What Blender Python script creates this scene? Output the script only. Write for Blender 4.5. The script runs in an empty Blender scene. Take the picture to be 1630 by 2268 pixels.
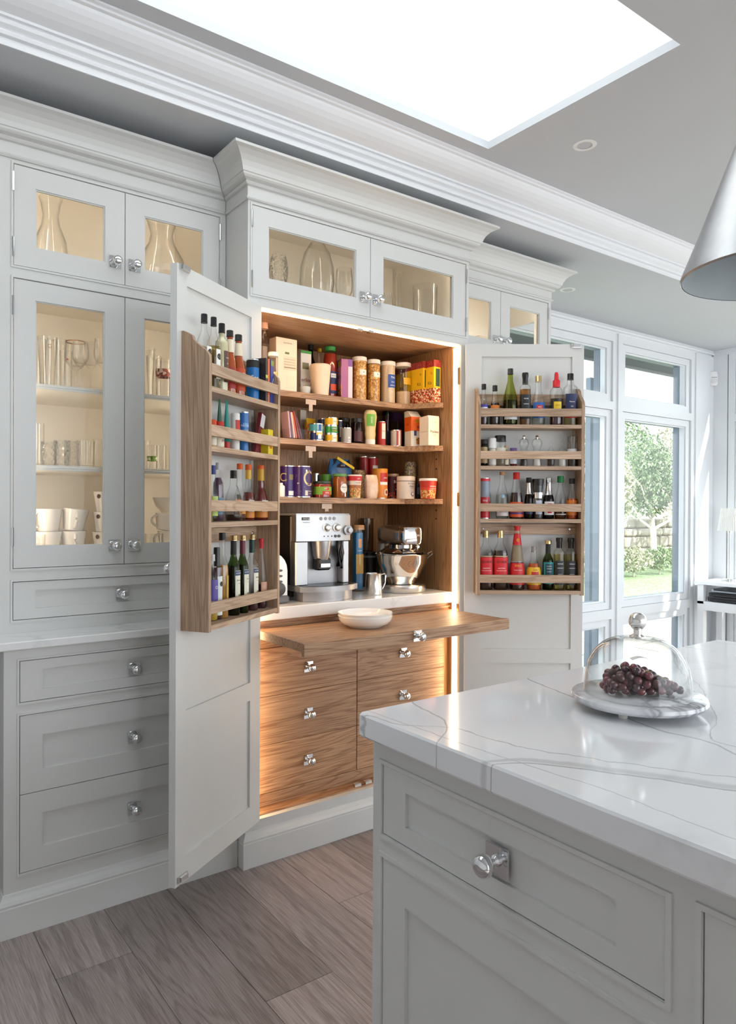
import bpy, bmesh, math, random
from mathutils import Vector, Matrix
random.seed(7)
SC = bpy.context.scene
COL = SC.collection
R_ = math.radians

# ------------------------------------------------------------------ camera
cam = bpy.data.cameras.new('camera'); camo = bpy.data.objects.new('camera', cam); COL.objects.link(camo)
cam.sensor_fit = 'HORIZONTAL'; cam.sensor_width = 36.0
cam.lens = 36.0 * 1603.14 / 1630.0
cam.clip_start = 0.02; cam.clip_end = 200
def cam_matrix(yaw, pitch, roll, pos):
    f = Vector((math.sin(yaw)*math.cos(pitch), math.cos(yaw)*math.cos(pitch), math.sin(pitch)))
    r = Vector((math.cos(yaw), -math.sin(yaw), 0)); d = f.cross(r)
    r2 = math.cos(roll)*r + math.sin(roll)*d; d2 = -math.sin(roll)*r + math.cos(roll)*d
    m = Matrix((r2, -d2, -f)).transposed().to_4x4(); m.translation = pos
    return m
camo.matrix_world = cam_matrix(R_(36.5246), R_(-0.3352), R_(-0.2747), Vector((0, 0, 1.32)))
SC.camera = camo

# ------------------------------------------------------------------ sky, sun, exposure
w = bpy.data.worlds.new('sky'); SC.world = w; w.use_nodes = True
bg = w.node_tree.nodes['Background']
bg.inputs['Color'].default_value = (0.90, 0.95, 1.0, 1); bg.inputs['Strength'].default_value = 1.9
sun = bpy.data.lights.new('sun', 'SUN'); suno = bpy.data.objects.new('sun', sun); COL.objects.link(suno)
sun.energy = 3.8; sun.angle = R_(1.0); sun.color = (1, .96, .88)
suno.rotation_euler = Vector((-0.25, 0.75, -0.62)).to_track_quat('-Z', 'Y').to_euler()
suno.location = (-4, -8, 12)
vs = SC.view_settings
vs.view_transform = 'Standard'; vs.look = 'None'; vs.gamma = 1.0; vs.exposure = 1.2; vs.use_curve_mapping = False
cy = SC.cycles
cy.use_denoising = True
cy.max_bounces = 9; cy.diffuse_bounces = 4; cy.glossy_bounces = 4; cy.transmission_bounces = 4; cy.transparent_max_bounces = 28
cy.sample_clamp_indirect = 6.0; cy.caustics_reflective = False; cy.caustics_refractive = False

# ------------------------------------------------------------------ materials
M = {}
def s2l(c):
    return tuple((x/12.92 if x <= .04045 else ((x+.055)/1.055)**2.4) for x in c)
def rgb(h):
    return s2l(tuple(int(h[i:i+2], 16)/255 for i in (0, 2, 4)))
def new_mat(name):
    m = bpy.data.materials.new(name); m.use_nodes = True; nt = m.node_tree
    return m, nt, nt.nodes, nt.links, nt.nodes['Principled BSDF']
def plain(name, col, rough=.5, metal=0., coat=0., var=.04, scale=14., emit=None, es=0., spec=.5, sub=0.):
    if name in M: return M[name]
    m, nt, n, l, p = new_mat(name)
    if isinstance(col, str): col = rgb(col)
    tc = n.new('ShaderNodeTexCoord'); nz = n.new('ShaderNodeTexNoise'); nz.inputs['Scale'].default_value = scale; nz.inputs['Detail'].default_value = 3
    l.new(tc.outputs['Object'], nz.inputs['Vector'])
    cr = n.new('ShaderNodeValToRGB'); cr.color_ramp.elements[0].position = .3; cr.color_ramp.elements[1].position = .7
    cr.color_ramp.elements[0].color = (*[max(0, c*(1-var)) for c in col], 1); cr.color_ramp.elements[1].color = (*[min(1, c*(1+var)) for c in col], 1)
    l.new(nz.outputs['Fac'], cr.inputs['Fac']); l.new(cr.outputs['Color'], p.inputs['Base Color'])
    p.inputs['Roughness'].default_value = rough; p.inputs['Metallic'].default_value = metal
    p.inputs['Coat Weight'].default_value = coat; p.inputs['Coat Roughness'].default_value = .08; p.inputs['Specular IOR Level'].default_value = spec
    if emit: p.inputs['Emission Color'].default_value = (*emit, 1); p.inputs['Emission Strength'].default_value = es
    M[name] = m; return m
def glow(name, col, s):
    m, nt, n, l, p = new_mat(name); n.remove(p)
    e = n.new('ShaderNodeEmission'); e.inputs['Color'].default_value = (*col, 1); e.inputs['Strength'].default_value = s
    l.new(e.outputs[0], n['Material Output'].inputs['Surface']); M[name] = m; return m
def glass(name, tint=(1, 1, 1), ior=1.5, rough=.02, gain=1.0, edge=.45, cut=0.):
    if name in M: return M[name]
    m, nt, n, l, p = new_mat(name); n.remove(p)
    t = n.new('ShaderNodeBsdfTransparent')
    g = n.new('ShaderNodeBsdfGlossy'); g.inputs['Roughness'].default_value = rough
    f0 = ((ior-1)/(ior+1))**2*gain       # Schlick reflectance, the same from either side of the sheet
    lw = n.new('ShaderNodeLayerWeight'); lw.inputs['Blend'].default_value = .5
    pw = n.new('ShaderNodeMath'); pw.operation = 'POWER'; pw.inputs[1].default_value = 5.; l.new(lw.outputs['Facing'], pw.inputs[0])
    ml = n.new('ShaderNodeMath'); ml.operation = 'MULTIPLY_ADD'; ml.inputs[1].default_value = 1-f0; ml.inputs[2].default_value = f0; ml.use_clamp = True
    if cut:                                # cut facets
        tc = n.new('ShaderNodeTexCoord'); vo = n.new('ShaderNodeTexVoronoi'); vo.inputs['Scale'].default_value = cut; l.new(tc.outputs['Object'], vo.inputs['Vector'])
        bp = n.new('ShaderNodeBump'); bp.inputs['Strength'].default_value = .9; bp.inputs['Distance'].default_value = .01; l.new(vo.outputs['Distance'], bp.inputs['Height'])
        l.new(bp.outputs[0], g.inputs['Normal']); l.new(bp.outputs[0], lw.inputs['Normal'])
    mx = n.new('ShaderNodeMixShader'); l.new(pw.outputs[0], ml.inputs[0]); l.new(ml.outputs[0], mx.inputs[0])
    # a slanting look goes through more glass, so the rim of a vessel is deeper in tone
    ed = n.new('ShaderNodeMath'); ed.operation = 'POWER'; ed.inputs[1].default_value = 3.; l.new(lw.outputs['Facing'], ed.inputs[0])
    tm = n.new('ShaderNodeMix'); tm.data_type = 'RGBA'; tm.inputs['A'].default_value = (*tint, 1); tm.inputs['B'].default_value = (*[c*edge for c in tint], 1)
    l.new(ed.outputs[0], tm.inputs['Factor']); l.new(tm.outputs['Result'], t.inputs[0])
    l.new(t.outputs[0], mx.inputs[1]); l.new(g.outputs[0], mx.inputs[2]); l.new(mx.outputs[0], n['Material Output'].inputs['Surface'])
    M[name] = m; return m
def wood(name, c0, c1, axis, rough=.45, scale=1., fine=1., ring=.17, freq=105., tone=(.86, 1.12)):
    """oak: long streaks along the axis, cathedral bands and pores"""
    if name in M: return M[name]
    m, nt, n, l, p = new_mat(name)
    tc = n.new('ShaderNodeTexCoord'); mp = n.new('ShaderNodeMapping'); oi = n.new('ShaderNodeObjectInfo')
    l.new(tc.outputs['Object'], mp.inputs['Vector'])
    sc = [14*scale]*3; sc['xyz'.index(axis)] = 1.3*scale
    mp.inputs['Scale'].default_value = sc
    cmb = n.new('ShaderNodeCombineXYZ'); mu = n.new('ShaderNodeMath'); mu.operation = 'MULTIPLY'; mu.inputs[1].default_value = 37.
    l.new(oi.outputs['Random'], mu.inputs[0])
    for i in range(3): l.new(mu.outputs[0], cmb.inputs[i])
    l.new(cmb.outputs[0], mp.inputs['Location'])
    nz = n.new('ShaderNodeTexNoise'); nz.inputs['Scale'].default_value = .55; nz.inputs['Detail'].default_value = 4; nz.inputs['Distortion'].default_value = .6
    l.new(mp.outputs[0], nz.inputs['Vector'])
    wv = n.new('ShaderNodeMath'); wv.operation = 'MULTIPLY'; wv.inputs[1].default_value = freq
    sn = n.new('ShaderNodeMath'); sn.operation = 'SINE'
    l.new(nz.outputs['Fac'], wv.inputs[0]); l.new(wv.outputs[0], sn.inputs[0])
    mp2 = n.new('ShaderNodeMapping'); l.new(tc.outputs['Object'], mp2.inputs['Vector'])
    s2 = [260*fine]*3; s2['xyz'.index(axis)] = 7*fine; mp2.inputs['Scale'].default_value = s2
    pz = n.new('ShaderNodeTexNoise'); pz.inputs['Scale'].default_value = 1.; pz.inputs['Detail'].default_value = 2
    l.new(mp2.outputs[0], pz.inputs['Vector'])
    rg = n.new('ShaderNodeMapRange'); rg.inputs['From Min'].default_value = -1.; rg.inputs['From Max'].default_value = -.1; rg.inputs['To Min'].default_value = -ring; rg.inputs['To Max'].default_value = .06
    l.new(sn.outputs[0], rg.inputs['Value'])
    ad = n.new('ShaderNodeMath'); ad.operation = 'ADD'; l.new(rg.outputs[0], ad.inputs[0]); l.new(pz.outputs['Fac'], ad.inputs[1])
    cr = n.new('ShaderNodeValToRGB'); cr.color_ramp.elements[0].position = .22; cr.color_ramp.elements[1].position = .72
    cr.color_ramp.elements[0].color = (*c0, 1); cr.color_ramp.elements[1].color = (*c1, 1)
    l.new(ad.outputs[0], cr.inputs['Fac'])
    hs = n.new('ShaderNodeHueSaturation'); vr = n.new('ShaderNodeMapRange'); vr.inputs['To Min'].default_value = tone[0]; vr.inputs['To Max'].default_value = tone[1]
    l.new(oi.outputs['Random'], vr.inputs['Value']); l.new(vr.outputs[0], hs.inputs['Value']); l.new(cr.outputs[0], hs.inputs['Color'])
    l.new(hs.outputs[0], p.inputs['Base Color']); p.inputs['Roughness'].default_value = rough
    bp = n.new('ShaderNodeBump'); bp.inputs['Strength'].default_value = .12; bp.inputs['Distance'].default_value = .002
    l.new(pz.outputs['Fac'], bp.inputs['Height']); l.new(bp.outputs[0], p.inputs['Normal'])
    M[name] = m; return m
def quartz(name, base, vein, veins=(), x0=.8, x1=2.2, rough=.12, scale=1.4, cell=.5, vw=.022):
    """white quartz: faint web of veins everywhere, plus long drawn veins x = f(y), y from x0 to x1"""
    if name in M: return M[name]
    m, nt, n, l, p = new_mat(name)
    tc = n.new('ShaderNodeTexCoord')
    nz = n.new('ShaderNodeTexNoise'); nz.inputs['Scale'].default_value = 3.2; nz.inputs['Detail'].default_value = 5
    l.new(tc.outputs['Object'], nz.inputs['Vector'])
    vm = n.new('ShaderNodeVectorMath'); vm.operation = 'MULTIPLY_ADD'; vm.inputs[1].default_value = (.6, .6, .6)
    l.new(nz.outputs['Color'], vm.inputs[0]); l.new(tc.outputs['Object'], vm.inputs[2])
    vo = n.new('ShaderNodeTexVoronoi'); vo.feature = 'DISTANCE_TO_EDGE'; vo.inputs['Scale'].default_value = scale
    l.new(vm.outputs[0], vo.inputs['Vector'])
    mr = n.new('ShaderNodeMapRange'); mr.inputs['From Min'].default_value = 0; mr.inputs['From Max'].default_value = vw; mr.inputs['To Min'].default_value = cell; mr.inputs['To Max'].default_value = 0
    l.new(vo.outputs['Distance'], mr.inputs['Value'])
    pn = n.new('ShaderNodeTexNoise'); pn.inputs['Scale'].default_value = 4.5; l.new(tc.outputs['Object'], pn.inputs['Vector'])
    pr = n.new('ShaderNodeMapRange'); pr.inputs['From Min'].default_value = .42; pr.inputs['From Max'].default_value = .62; l.new(pn.outputs['Fac'], pr.inputs['Value'])
    mm = n.new('ShaderNodeMath'); mm.operation = 'MULTIPLY'; l.new(mr.outputs[0], mm.inputs[0]); l.new(pr.outputs[0], mm.inputs[1])
    fac = mm.outputs[0]
    if veins:
        sep = n.new('ShaderNodeSeparateXYZ'); l.new(tc.outputs['Object'], sep.inputs[0])
        nx = n.new('ShaderNodeMapRange'); nx.inputs['From Min'].default_value = x0; nx.inputs['From Max'].default_value = x1
        l.new(sep.outputs['Y'], nx.inputs['Value'])
        fz = n.new('ShaderNodeTexNoise'); fz.inputs['Scale'].default_value = 22.; fz.inputs['Detail'].default_value = 6; l.new(tc.outputs['Object'], fz.inputs['Vector'])
        for pts, width, amp, strength in veins:
            fc = n.new('ShaderNodeFloatCurve'); cu = fc.mapping.curves[0]
            ps = sorted(((y-x0)/(x1-x0), x/2.) for x, y in pts)
            cu.points[0].location = ps[0]; cu.points[-1].location = ps[-1]
            for q in ps[1:-1]: cu.points.new(*q)
            fc.mapping.update(); l.new(nx.outputs[0], fc.inputs['Value'])
            k = n.new('ShaderNodeMath'); k.operation = 'MULTIPLY'; k.inputs[1].default_value = 2.; l.new(fc.outputs[0], k.inputs[0])
            d = n.new('ShaderNodeMath'); d.operation = 'SUBTRACT'; l.new(sep.outputs['X'], d.inputs[0]); l.new(k.outputs[0], d.inputs[1])
            a = n.new('ShaderNodeMath'); a.operation = 'MULTIPLY_ADD'; a.inputs[1].default_value = amp; l.new(fz.outputs['Fac'], a.inputs[0])
            o = n.new('ShaderNodeMath'); o.operation = 'SUBTRACT'; o.inputs[1].default_value = amp*.5; l.new(d.outputs[0], o.inputs[0]); l.new(o.outputs[0], a.inputs[2])
            ab = n.new('ShaderNodeMath'); ab.operation = 'ABSOLUTE'; l.new(a.outputs[0], ab.inputs[0])
            r = n.new('ShaderNodeMapRange'); r.interpolation_type = 'SMOOTHSTEP'; r.inputs['From Min'].default_value = width*.25; r.inputs['From Max'].default_value = width; r.inputs['To Min'].default_value = strength; r.inputs['To Max'].default_value = 0
            l.new(ab.outputs[0], r.inputs['Value'])
            mx = n.new('ShaderNodeMath'); mx.operation = 'MAXIMUM'; l.new(fac, mx.inputs[0]); l.new(r.outputs[0], mx.inputs[1]); fac = mx.outputs[0]
    mix = n.new('ShaderNodeMix'); mix.data_type = 'RGBA'; mix.inputs['A'].default_value = (*base, 1); mix.inputs['B'].default_value = (*vein, 1)
    l.new(fac, mix.inputs['Factor']); l.new(mix.outputs['Result'], p.inputs['Base Color']); p.inputs['Roughness'].default_value = rough
    p.inputs['Coat Weight'].default_value = .4; p.inputs['Coat Roughness'].default_value = .05
    M[name] = m; return m
def mottle(name, cols, scale=60., rough=.5, vor=True):
    """printed picture of food, leaves, pasta: cells of several colours"""
    if name in M: return M[name]
    m, nt, n, l, p = new_mat(name)
    tc = n.new('ShaderNodeTexCoord'); v = n.new('ShaderNodeTexVoronoi' if vor else 'ShaderNodeTexNoise'); v.inputs['Scale'].default_value = scale
    l.new(tc.outputs['Object'], v.inputs['Vector'])
    sp = n.new('ShaderNodeSeparateColor'); l.new(v.outputs['Color'], sp.inputs[0])
    cr = n.new('ShaderNodeValToRGB'); cr.color_ramp.interpolation = 'CONSTANT' if vor else 'LINEAR'
    cs = [rgb(c) for c in cols]
    cr.color_ramp.elements[0].color = (*cs[0], 1); cr.color_ramp.elements[1].color = (*cs[-1], 1)
    cr.color_ramp.elements[1].position = (len(cs)-1)/len(cs)
    for i, c in enumerate(cs[1:-1]):
        e = cr.color_ramp.elements.new((i+1)/len(cs)); e.color = (*c, 1)
    l.new(sp.outputs[0], cr.inputs['Fac']); l.new(cr.outputs[0], p.inputs['Base Color']); p.inputs['Roughness'].default_value = rough
    M[name] = m; return m

PAINT = plain('paint_grey', 'd6d6d3', .38, var=.012, scale=5)
PAINT_I = plain('paint_interior', 'ebe4d8', .6, var=.015, scale=4)
CEIL = plain('ceiling_paint', 'cdd0d4', .85, var=.01, scale=2)
WHITE = plain('white_plaster', 'f2f2f2', .8, var=.01, scale=2)
TRIMW = plain('white_gloss_paint', 'eceef1', .4, var=.01, scale=3)
WINW = plain('window_paint', 'e7eaed', .35, var=.012, scale=3)
CHROME = plain('chrome', (.78, .79, .80), .07, 1., var=.02)
STEEL = plain('brushed_steel', (.66, .65, .63), .26, 1., var=.05, scale=40)
BRASS = plain('brass', (.75, .55, .25), .3, 1., var=.05)
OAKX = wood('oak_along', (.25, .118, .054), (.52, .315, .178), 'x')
OAKZ = wood('oak_upright', (.20, .095, .040), (.40, .225, .105), 'z')  # lining oak toned below the drawer oak, deepening the shade at the pantry back
RACKX = wood('rack_oak_along', (.33, .205, .125), (.56, .40, .275), 'x')
RACKZ = wood('rack_oak_upright', (.30, .185, .11), (.50, .345, .23), 'z')
GLASS = glass('clear_glass', (.985, .99, .985))
FINE = glass('thin_glass', (.99, .99, .985), 1.5, edge=.72)
PANE = glass('pane_glass', (.97, .975, .97), 1.22, edge=.8)
WPANE = glass('window_glass', (.96, .98, .98), 1.25, edge=.9)
BLACK = plain('black_plastic', '141414', .35)
LED = glow('led_strip', (1., .70, .41), 11.5)
LEDC = glow('cabinet_led', (1., .87, .72), 15.0)

# ------------------------------------------------------------------ mesh tools
class MB:
    def __init__(s): s.v = []; s.f = []; s.sm = []
    def add(s, vs_, fs, smooth=False):
        b = len(s.v); s.v += [tuple(q) for q in vs_]; s.f += [tuple(i+b for i in f) for f in fs]; s.sm += [smooth]*len(fs); return s
    def box(s, x0, x1, y0, y1, z0, z1):
        return s.add([(x0,y0,z0),(x1,y0,z0),(x1,y1,z0),(x0,y1,z0),(x0,y0,z1),(x1,y0,z1),(x1,y1,z1),(x0,y1,z1)],
                     [(0,3,2,1),(4,5,6,7),(0,1,5,4),(1,2,6,5),(2,3,7,6),(3,0,4,7)])
    def rbox(s, x0, x1, y0, y1, z0, z1, r=.004):
        """box with chamfered vertical and top/bottom edges"""
        def ring(i, z): return [(x0+i+r,y0+i,z),(x1-i-r,y0+i,z),(x1-i,y0+i+r,z),(x1-i,y1-i-r,z),(x1-i-r,y1-i,z),(x0+i+r,y1-i,z),(x0+i,y1-i-r,z),(x0+i,y0+i+r,z)]
        rs = [ring(r*.7, z0), ring(0, z0+r), ring(0, z1-r), ring(r*.7, z1)]
        vs_ = sum(rs, []); fs = [tuple(range(7, -1, -1)), tuple(range(24, 32))]
        for k in range(3):
            for i in range(8): j = (i+1) % 8; fs.append((k*8+i, k*8+j, k*8+8+j, k*8+8+i))
        return s.add(vs_, fs)
    def lathe(s, prof, seg=24, c=(0, 0, 0), axis='z', smooth=True, sq=0.):
        """prof: (r, z) from bottom to top; r == 0 closes; sq > 0 makes the section squarish"""
        rings = []; vs_ = []; fs = []
        for r, z in prof:
            if r <= 1e-6: rings.append([len(vs_)]); vs_.append((0, 0, z)); continue
            ids = []
            for i in range(seg):
                a = 2*math.pi*i/seg; ca, sa = math.cos(a), math.sin(a); k = 1.
                if sq: k = (abs(ca)**(2+sq*6)+abs(sa)**(2+sq*6))**(-1/(2+sq*6))
                ids.append(len(vs_)); vs_.append((r*k*ca, r*k*sa, z))
            rings.append(ids)
        for a, b in zip(rings, rings[1:]):
            if len(a) == 1 and len(b) == 1: continue
            for i in range(seg):
                j = (i+1) % seg
                if len(a) == 1: fs.append((a[0], b[j], b[i]))
                elif len(b) == 1: fs.append((a[i], a[j], b[0]))
                else: fs.append((a[i], a[j], b[j], b[i]))
        if axis == 'y-': vs_ = [(x, -z, y) for x, y, z in vs_]
        if axis == 'x-': vs_ = [(-z, y, x) for x, y, z in vs_]
        if axis == 'x': vs_ = [(z, x, y) for x, y, z in vs_]
        return s.add([(x+c[0], y+c[1], z+c[2]) for x, y, z in vs_], fs, smooth)
    def tube(s, pts, r, seg=8, smooth=True, closed=False):
        pts = [Vector(p) for p in pts]; n = len(pts); vs_ = []; fs = []
        rr = r if isinstance(r, (list, tuple)) else [r]*n
        up = Vector((0, 0, 1))
        for i, p in enumerate(pts):
            a = pts[(i-1) % n] if (closed or i > 0) else p; b = pts[(i+1) % n] if (closed or i < n-1) else p
            t = (b-a).normalized(); u = t.cross(up)
            if u.length < .05: u = t.cross(Vector((0, 1, 0)))
            u.normalize(); v = u.cross(t)
            for k in range(seg):
                an = 2*math.pi*k/seg; vs_.append(p+u*math.cos(an)*rr[i]+v*math.sin(an)*rr[i])
        m = n if closed else n-1
        for i in range(m):
            for k in range(seg):
                a, b = i*seg+k, i*seg+(k+1) % seg; c, d = ((i+1) % n)*seg+(k+1) % seg, ((i+1) % n)*seg+k
                fs.append((a, b, c, d))
        if not closed: fs += [tuple(range(seg-1, -1, -1)), tuple(range((n-1)*seg, n*seg))]
        return s.add(vs_, fs, smooth)
    def prism(s, poly, a0, a1, axis='x', smooth=False):
        """poly in the plane across the axis: axis x -> (y,z), y -> (x,z), z -> (x,y)"""
        n = len(poly)
        def P(q, a): return (a, q[0], q[1]) if axis == 'x' else ((q[0], a, q[1]) if axis == 'y' else (q[0], q[1], a))
        vs_ = [P(q, a0) for q in poly]+[P(q, a1) for q in poly]
        fs = [tuple(range(n-1, -1, -1)), tuple(range(n, 2*n))]+[(i, (i+1) % n, n+(i+1) % n, n+i) for i in range(n)]
        return s.add(vs_, fs, smooth)
    def grid(s, xs, zs, solid, y0, y1):
        """slab in the xz plane with holes: solid(i, j) says which cells are filled"""
        nx, nz = len(xs), len(zs); vs_ = [(x, y, z) for y in (y0, y1) for z in zs for x in xs]
        I = lambda k, i, j: k*nx*nz+j*nx+i
        fs = []; S = lambda i, j: 0 <= i < nx-1 and 0 <= j < nz-1 and solid(i, j)
        for i in range(nx-1):
            for j in range(nz-1):
                if not S(i, j): continue
                fs.append((I(0,i,j), I(0,i+1,j), I(0,i+1,j+1), I(0,i,j+1))); fs.append((I(1,i,j), I(1,i,j+1), I(1,i+1,j+1), I(1,i+1,j)))
                if not S(i-1, j): fs.append((I(0,i,j), I(0,i,j+1), I(1,i,j+1), I(1,i,j)))
                if not S(i+1, j): fs.append((I(0,i+1,j), I(1,i+1,j), I(1,i+1,j+1), I(0,i+1,j+1)))
                if not S(i, j-1): fs.append((I(0,i,j), I(1,i,j), I(1,i+1,j), I(0,i+1,j)))
                if not S(i, j+1): fs.append((I(0,i,j+1), I(0,i+1,j+1), I(1,i+1,j+1), I(1,i,j+1)))
        return s.add(vs_, fs)
    def ring(s, x0, x1, z0, z1, w_, y0, y1):
        return s.grid([x0, x0+w_, x1-w_, x1], [z0, z0+w_, z1-w_, z1], lambda i, j: not (i == 1 and j == 1), y0, y1)
    def sweep(s, path, prof, m0=0., m1=0.):
        """profile (out, z) swept along an open plan path, mitred; out is to the right of travel"""
        n = len(path); P2 = [Vector(p) for p in path]; offs = []
        for i in range(n):
            ns = []
            if i > 0: t = (P2[i]-P2[i-1]).normalized(); ns.append(Vector((t.y, -t.x)))
            if i < n-1: t = (P2[i+1]-P2[i]).normalized(); ns.append(Vector((t.y, -t.x)))
            if len(ns) == 1: offs.append(ns[0])
            else: b = (ns[0]+ns[1]).normalized(); offs.append(b/max(.2, b.dot(ns[0])))
        m = len(prof); vs_ = []; fs = []
        ta, tb = (P2[1]-P2[0]).normalized(), (P2[-1]-P2[-2]).normalized()
        for i, (p, o) in enumerate(zip(P2, offs)):
            for d, z in prof:
                q = p+o*d
                if i == 0: q = q+ta*d*m0          # mitred into the next cabinet's moulding
                if i == n-1: q = q-tb*d*m1
                vs_.append((q.x, q.y, z))
        for i in range(n-1):
            for k in range(m): k2 = (k+1) % m; fs.append((i*m+k, i*m+k2, (i+1)*m+k2, (i+1)*m+k))
        fs += [tuple(range(m)), tuple(range((n-1)*m+m-1, (n-1)*m-1, -1))]
        return s.add(vs_, fs)
    def rot(s, a, c=(0, 0)):
        ca, sa = math.cos(a), math.sin(a)
        s.v = [((x-c[0])*ca-(y-c[1])*sa+c[0], (x-c[0])*sa+(y-c[1])*ca+c[1], z) for x, y, z in s.v]; return s
    def mesh(s, name):
        me = bpy.data.meshes.new(name); me.from_pydata(s.v, [], s.f); me.update()
        bm = bmesh.new(); bm.from_mesh(me)
        loose = [v for v in bm.verts if not v.link_faces]
        if loose: bmesh.ops.delete(bm, geom=loose, context='VERTS')
        bmesh.ops.recalc_face_normals(bm, faces=bm.faces); bm.to_mesh(me); bm.free()
        if any(s.sm):
            if len(me.polygons) == len(s.sm): me.polygons.foreach_set('use_smooth', s.sm)
            else: me.polygons.foreach_set('use_smooth', [True]*len(me.polygons))
            me.set_sharp_from_angle(angle=R_(38))
        return me
    def build(s, name, mat, parent=None, loc=(0, 0, 0), rot=0., world=False):
        return link(name, s.mesh(name), mat, parent, loc, rot, world)
def link(name, me, mat=None, parent=None, loc=(0, 0, 0), rot=0., world=False):
    o = bpy.data.objects.new(name, me); COL.objects.link(o)
    if mat is not None and not me.materials: me.materials.append(mat)
    o.location = loc
    o.rotation_euler = (0, 0, rot) if not isinstance(rot, (tuple, list)) else rot
    if parent is not None:
        o.parent = parent
        if world:
            p = Vector((0, 0, 0)); q = parent
            while q is not None: p += q.location; q = q.parent
            o.location = Vector(loc)-p
    return o
def thing(name, label, cat, loc=(0, 0, 0), rot=0., group=None):
    o = bpy.data.objects.new(name, None); COL.objects.link(o); o.empty_display_size = .05
    o.location = loc; o.rotation_euler = (0, 0, rot); return tag(o, label, cat, group)
def tag(o, label, cat, group=None):
    o['label'] = label; o['category'] = cat
    if group: o['group'] = group
    return o
def struct(o, label=None):
    o['kind'] = 'structure'
    if label: o['label'] = label; o['category'] = 'room part'
    return o
def copy_tree(o, parent=None):
    c = o.copy(); COL.objects.link(c)
    if parent is not None: c.parent = parent
    for ch in list(o.children): copy_tree(ch, c)
    return c
_TX = {}
def text_mesh(s, size, sx=1.):
    k = (s, round(size, 5), sx)
    cu = bpy.data.curves.new('lettering', 'FONT'); cu.body = s; cu.size = size; cu.align_x = 'CENTER'; cu.align_y = 'CENTER'; cu.resolution_u = 8 if size > .03 else 2
    ob = bpy.data.objects.new('lettering_tmp', cu); COL.objects.link(ob)
    dg = bpy.context.evaluated_depsgraph_get(); me = bpy.data.meshes.new_from_object(ob.evaluated_get(dg))
    bpy.data.objects.remove(ob); bpy.data.curves.remove(cu)
    if sx != 1.:
        for v in me.vertices: v.co.x *= sx
    me.materials.clear()
    return me
def text_flat(s, size, mat, parent, pos, sx=1., rz=0., name='lettering', along='xz', tilt=0.):
    """lettering standing on a face that looks to -y"""
    me = text_mesh(s, size, sx); ca, sa = math.cos(tilt), math.sin(tilt)
    for v in me.vertices:
        x, y = v.co.x*ca-v.co.y*sa, v.co.x*sa+v.co.y*ca
        v.co = (x, 0, y)
    return link(name, me, mat, parent, pos, rz)
def text_round(s, size, mat, parent, r, z, ang=0., sx=1., name='lettering', slope=0., tilt=0.):
    """lettering wrapped on an upright round body of radius r, centre of the text towards -y"""
    me = text_mesh(s, size, sx); ca, sa = math.cos(tilt), math.sin(tilt)
    for v in me.vertices:
        x, y = v.co.x*ca-v.co.y*sa, v.co.x*sa+v.co.y*ca
        a = x/r+ang; rr = r+slope*y
        v.co = (rr*math.sin(a), -rr*math.cos(a), z+y)
    return link(name, me, mat, parent)
def inset_front(mb, x0, x1, z0, z1, px0, px1, pz0, pz1, y, t=.022, rec=.008):
    """shaker front: frame and recessed panel in one connected body; y is the front face"""
    mb.grid([x0, px0, px1, x1], [z0, pz0, pz1, z1], lambda i, j: not (i == 1 and j == 1), y, y+t)
    mb.box(px0, px1, y+rec, y+t-.002, pz0, pz1); return mb
KNOB = None
def knob(parent, x, y, z, rz=0., s=1.):
    global KNOB
    if KNOB is None:
        b = MB(); b.box(-.0205, .0205, -.003, .0005, -.0205, .0205)
        b.lathe([(0, 0), (.0085, 0), (.0085, .006), (.0055, .009), (.0055, .016), (.0095, .018), (.0145, .022), (.0165, .028), (.0155, .034), (.012, .038), (.007, .040), (0, .0405)], 20, axis='y-')
        KNOB = b.mesh('knob'); KNOB.materials.append(CHROME)
    p = Vector((0, 0, 0)); q = parent
    while q is not None: p += q.location if q.type == 'EMPTY' or True else 0; q = q.parent
    o = link('knob', KNOB, None, parent, Vector((x, y, z))-p, rz); o.scale = (s, s, s)
    return o
# ------------------------------------------------------------------ room shell
YW = 3.19          # back wall / window wall
XR = 5.97          # right wall
ZL, ZU = 2.65, 2.80
FLOORBASE = plain('floor_base', '4a3f3a', .8)
fl = struct(MB().box(-2.2, XR+.1, -3.6, YW+.1, -.08, -.014).build('floor', FLOORBASE))
PLANK = wood('floor_oak', (.205, .162, .152), (.43, .36, .34), 'y', rough=.42, scale=.6, fine=1.5, ring=.13, freq=90., tone=(.72, 1.15))
px = .502-.2145*12; ci = 0
ends = {.502: [2.129, .55], .719: [1.05, -.6], .933: [1.705, .2], 1.147: [.95], 1.36: [1.99, .4], 1.575: [1.25]}
while px < XR-.05:
    e = None
    for k in ends:
        if abs(k-px) < .03: e = ends[k]
    if e is None: e = [.3+((ci*.71) % 1.5), -.9-((ci*.37) % .5)]
    ys = [3.19]+e+[-1.8]
    for a, b in zip(ys, ys[1:]):
        bx = MB().box(px+.0008, px+.2137, b+.0008, a-.0008, -.014, -.0005 if (ci % 2) else 0.)
        bx.build('plank', PLANK, fl)
    px += .2145; ci += 1

struct(MB().box(-2.2, 3.13, YW, YW+.25, 0, ZL+.2).build('wall_back', WHITE))
struct(MB().box(-2.3, -2.2, -3.6, YW+.25, 0, 3.0).build('wall_left', WHITE))
struct(MB().box(-2.3, .3, -3.7, -3.6, 0, 3.0).build('wall_rear', WHITE))
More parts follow.
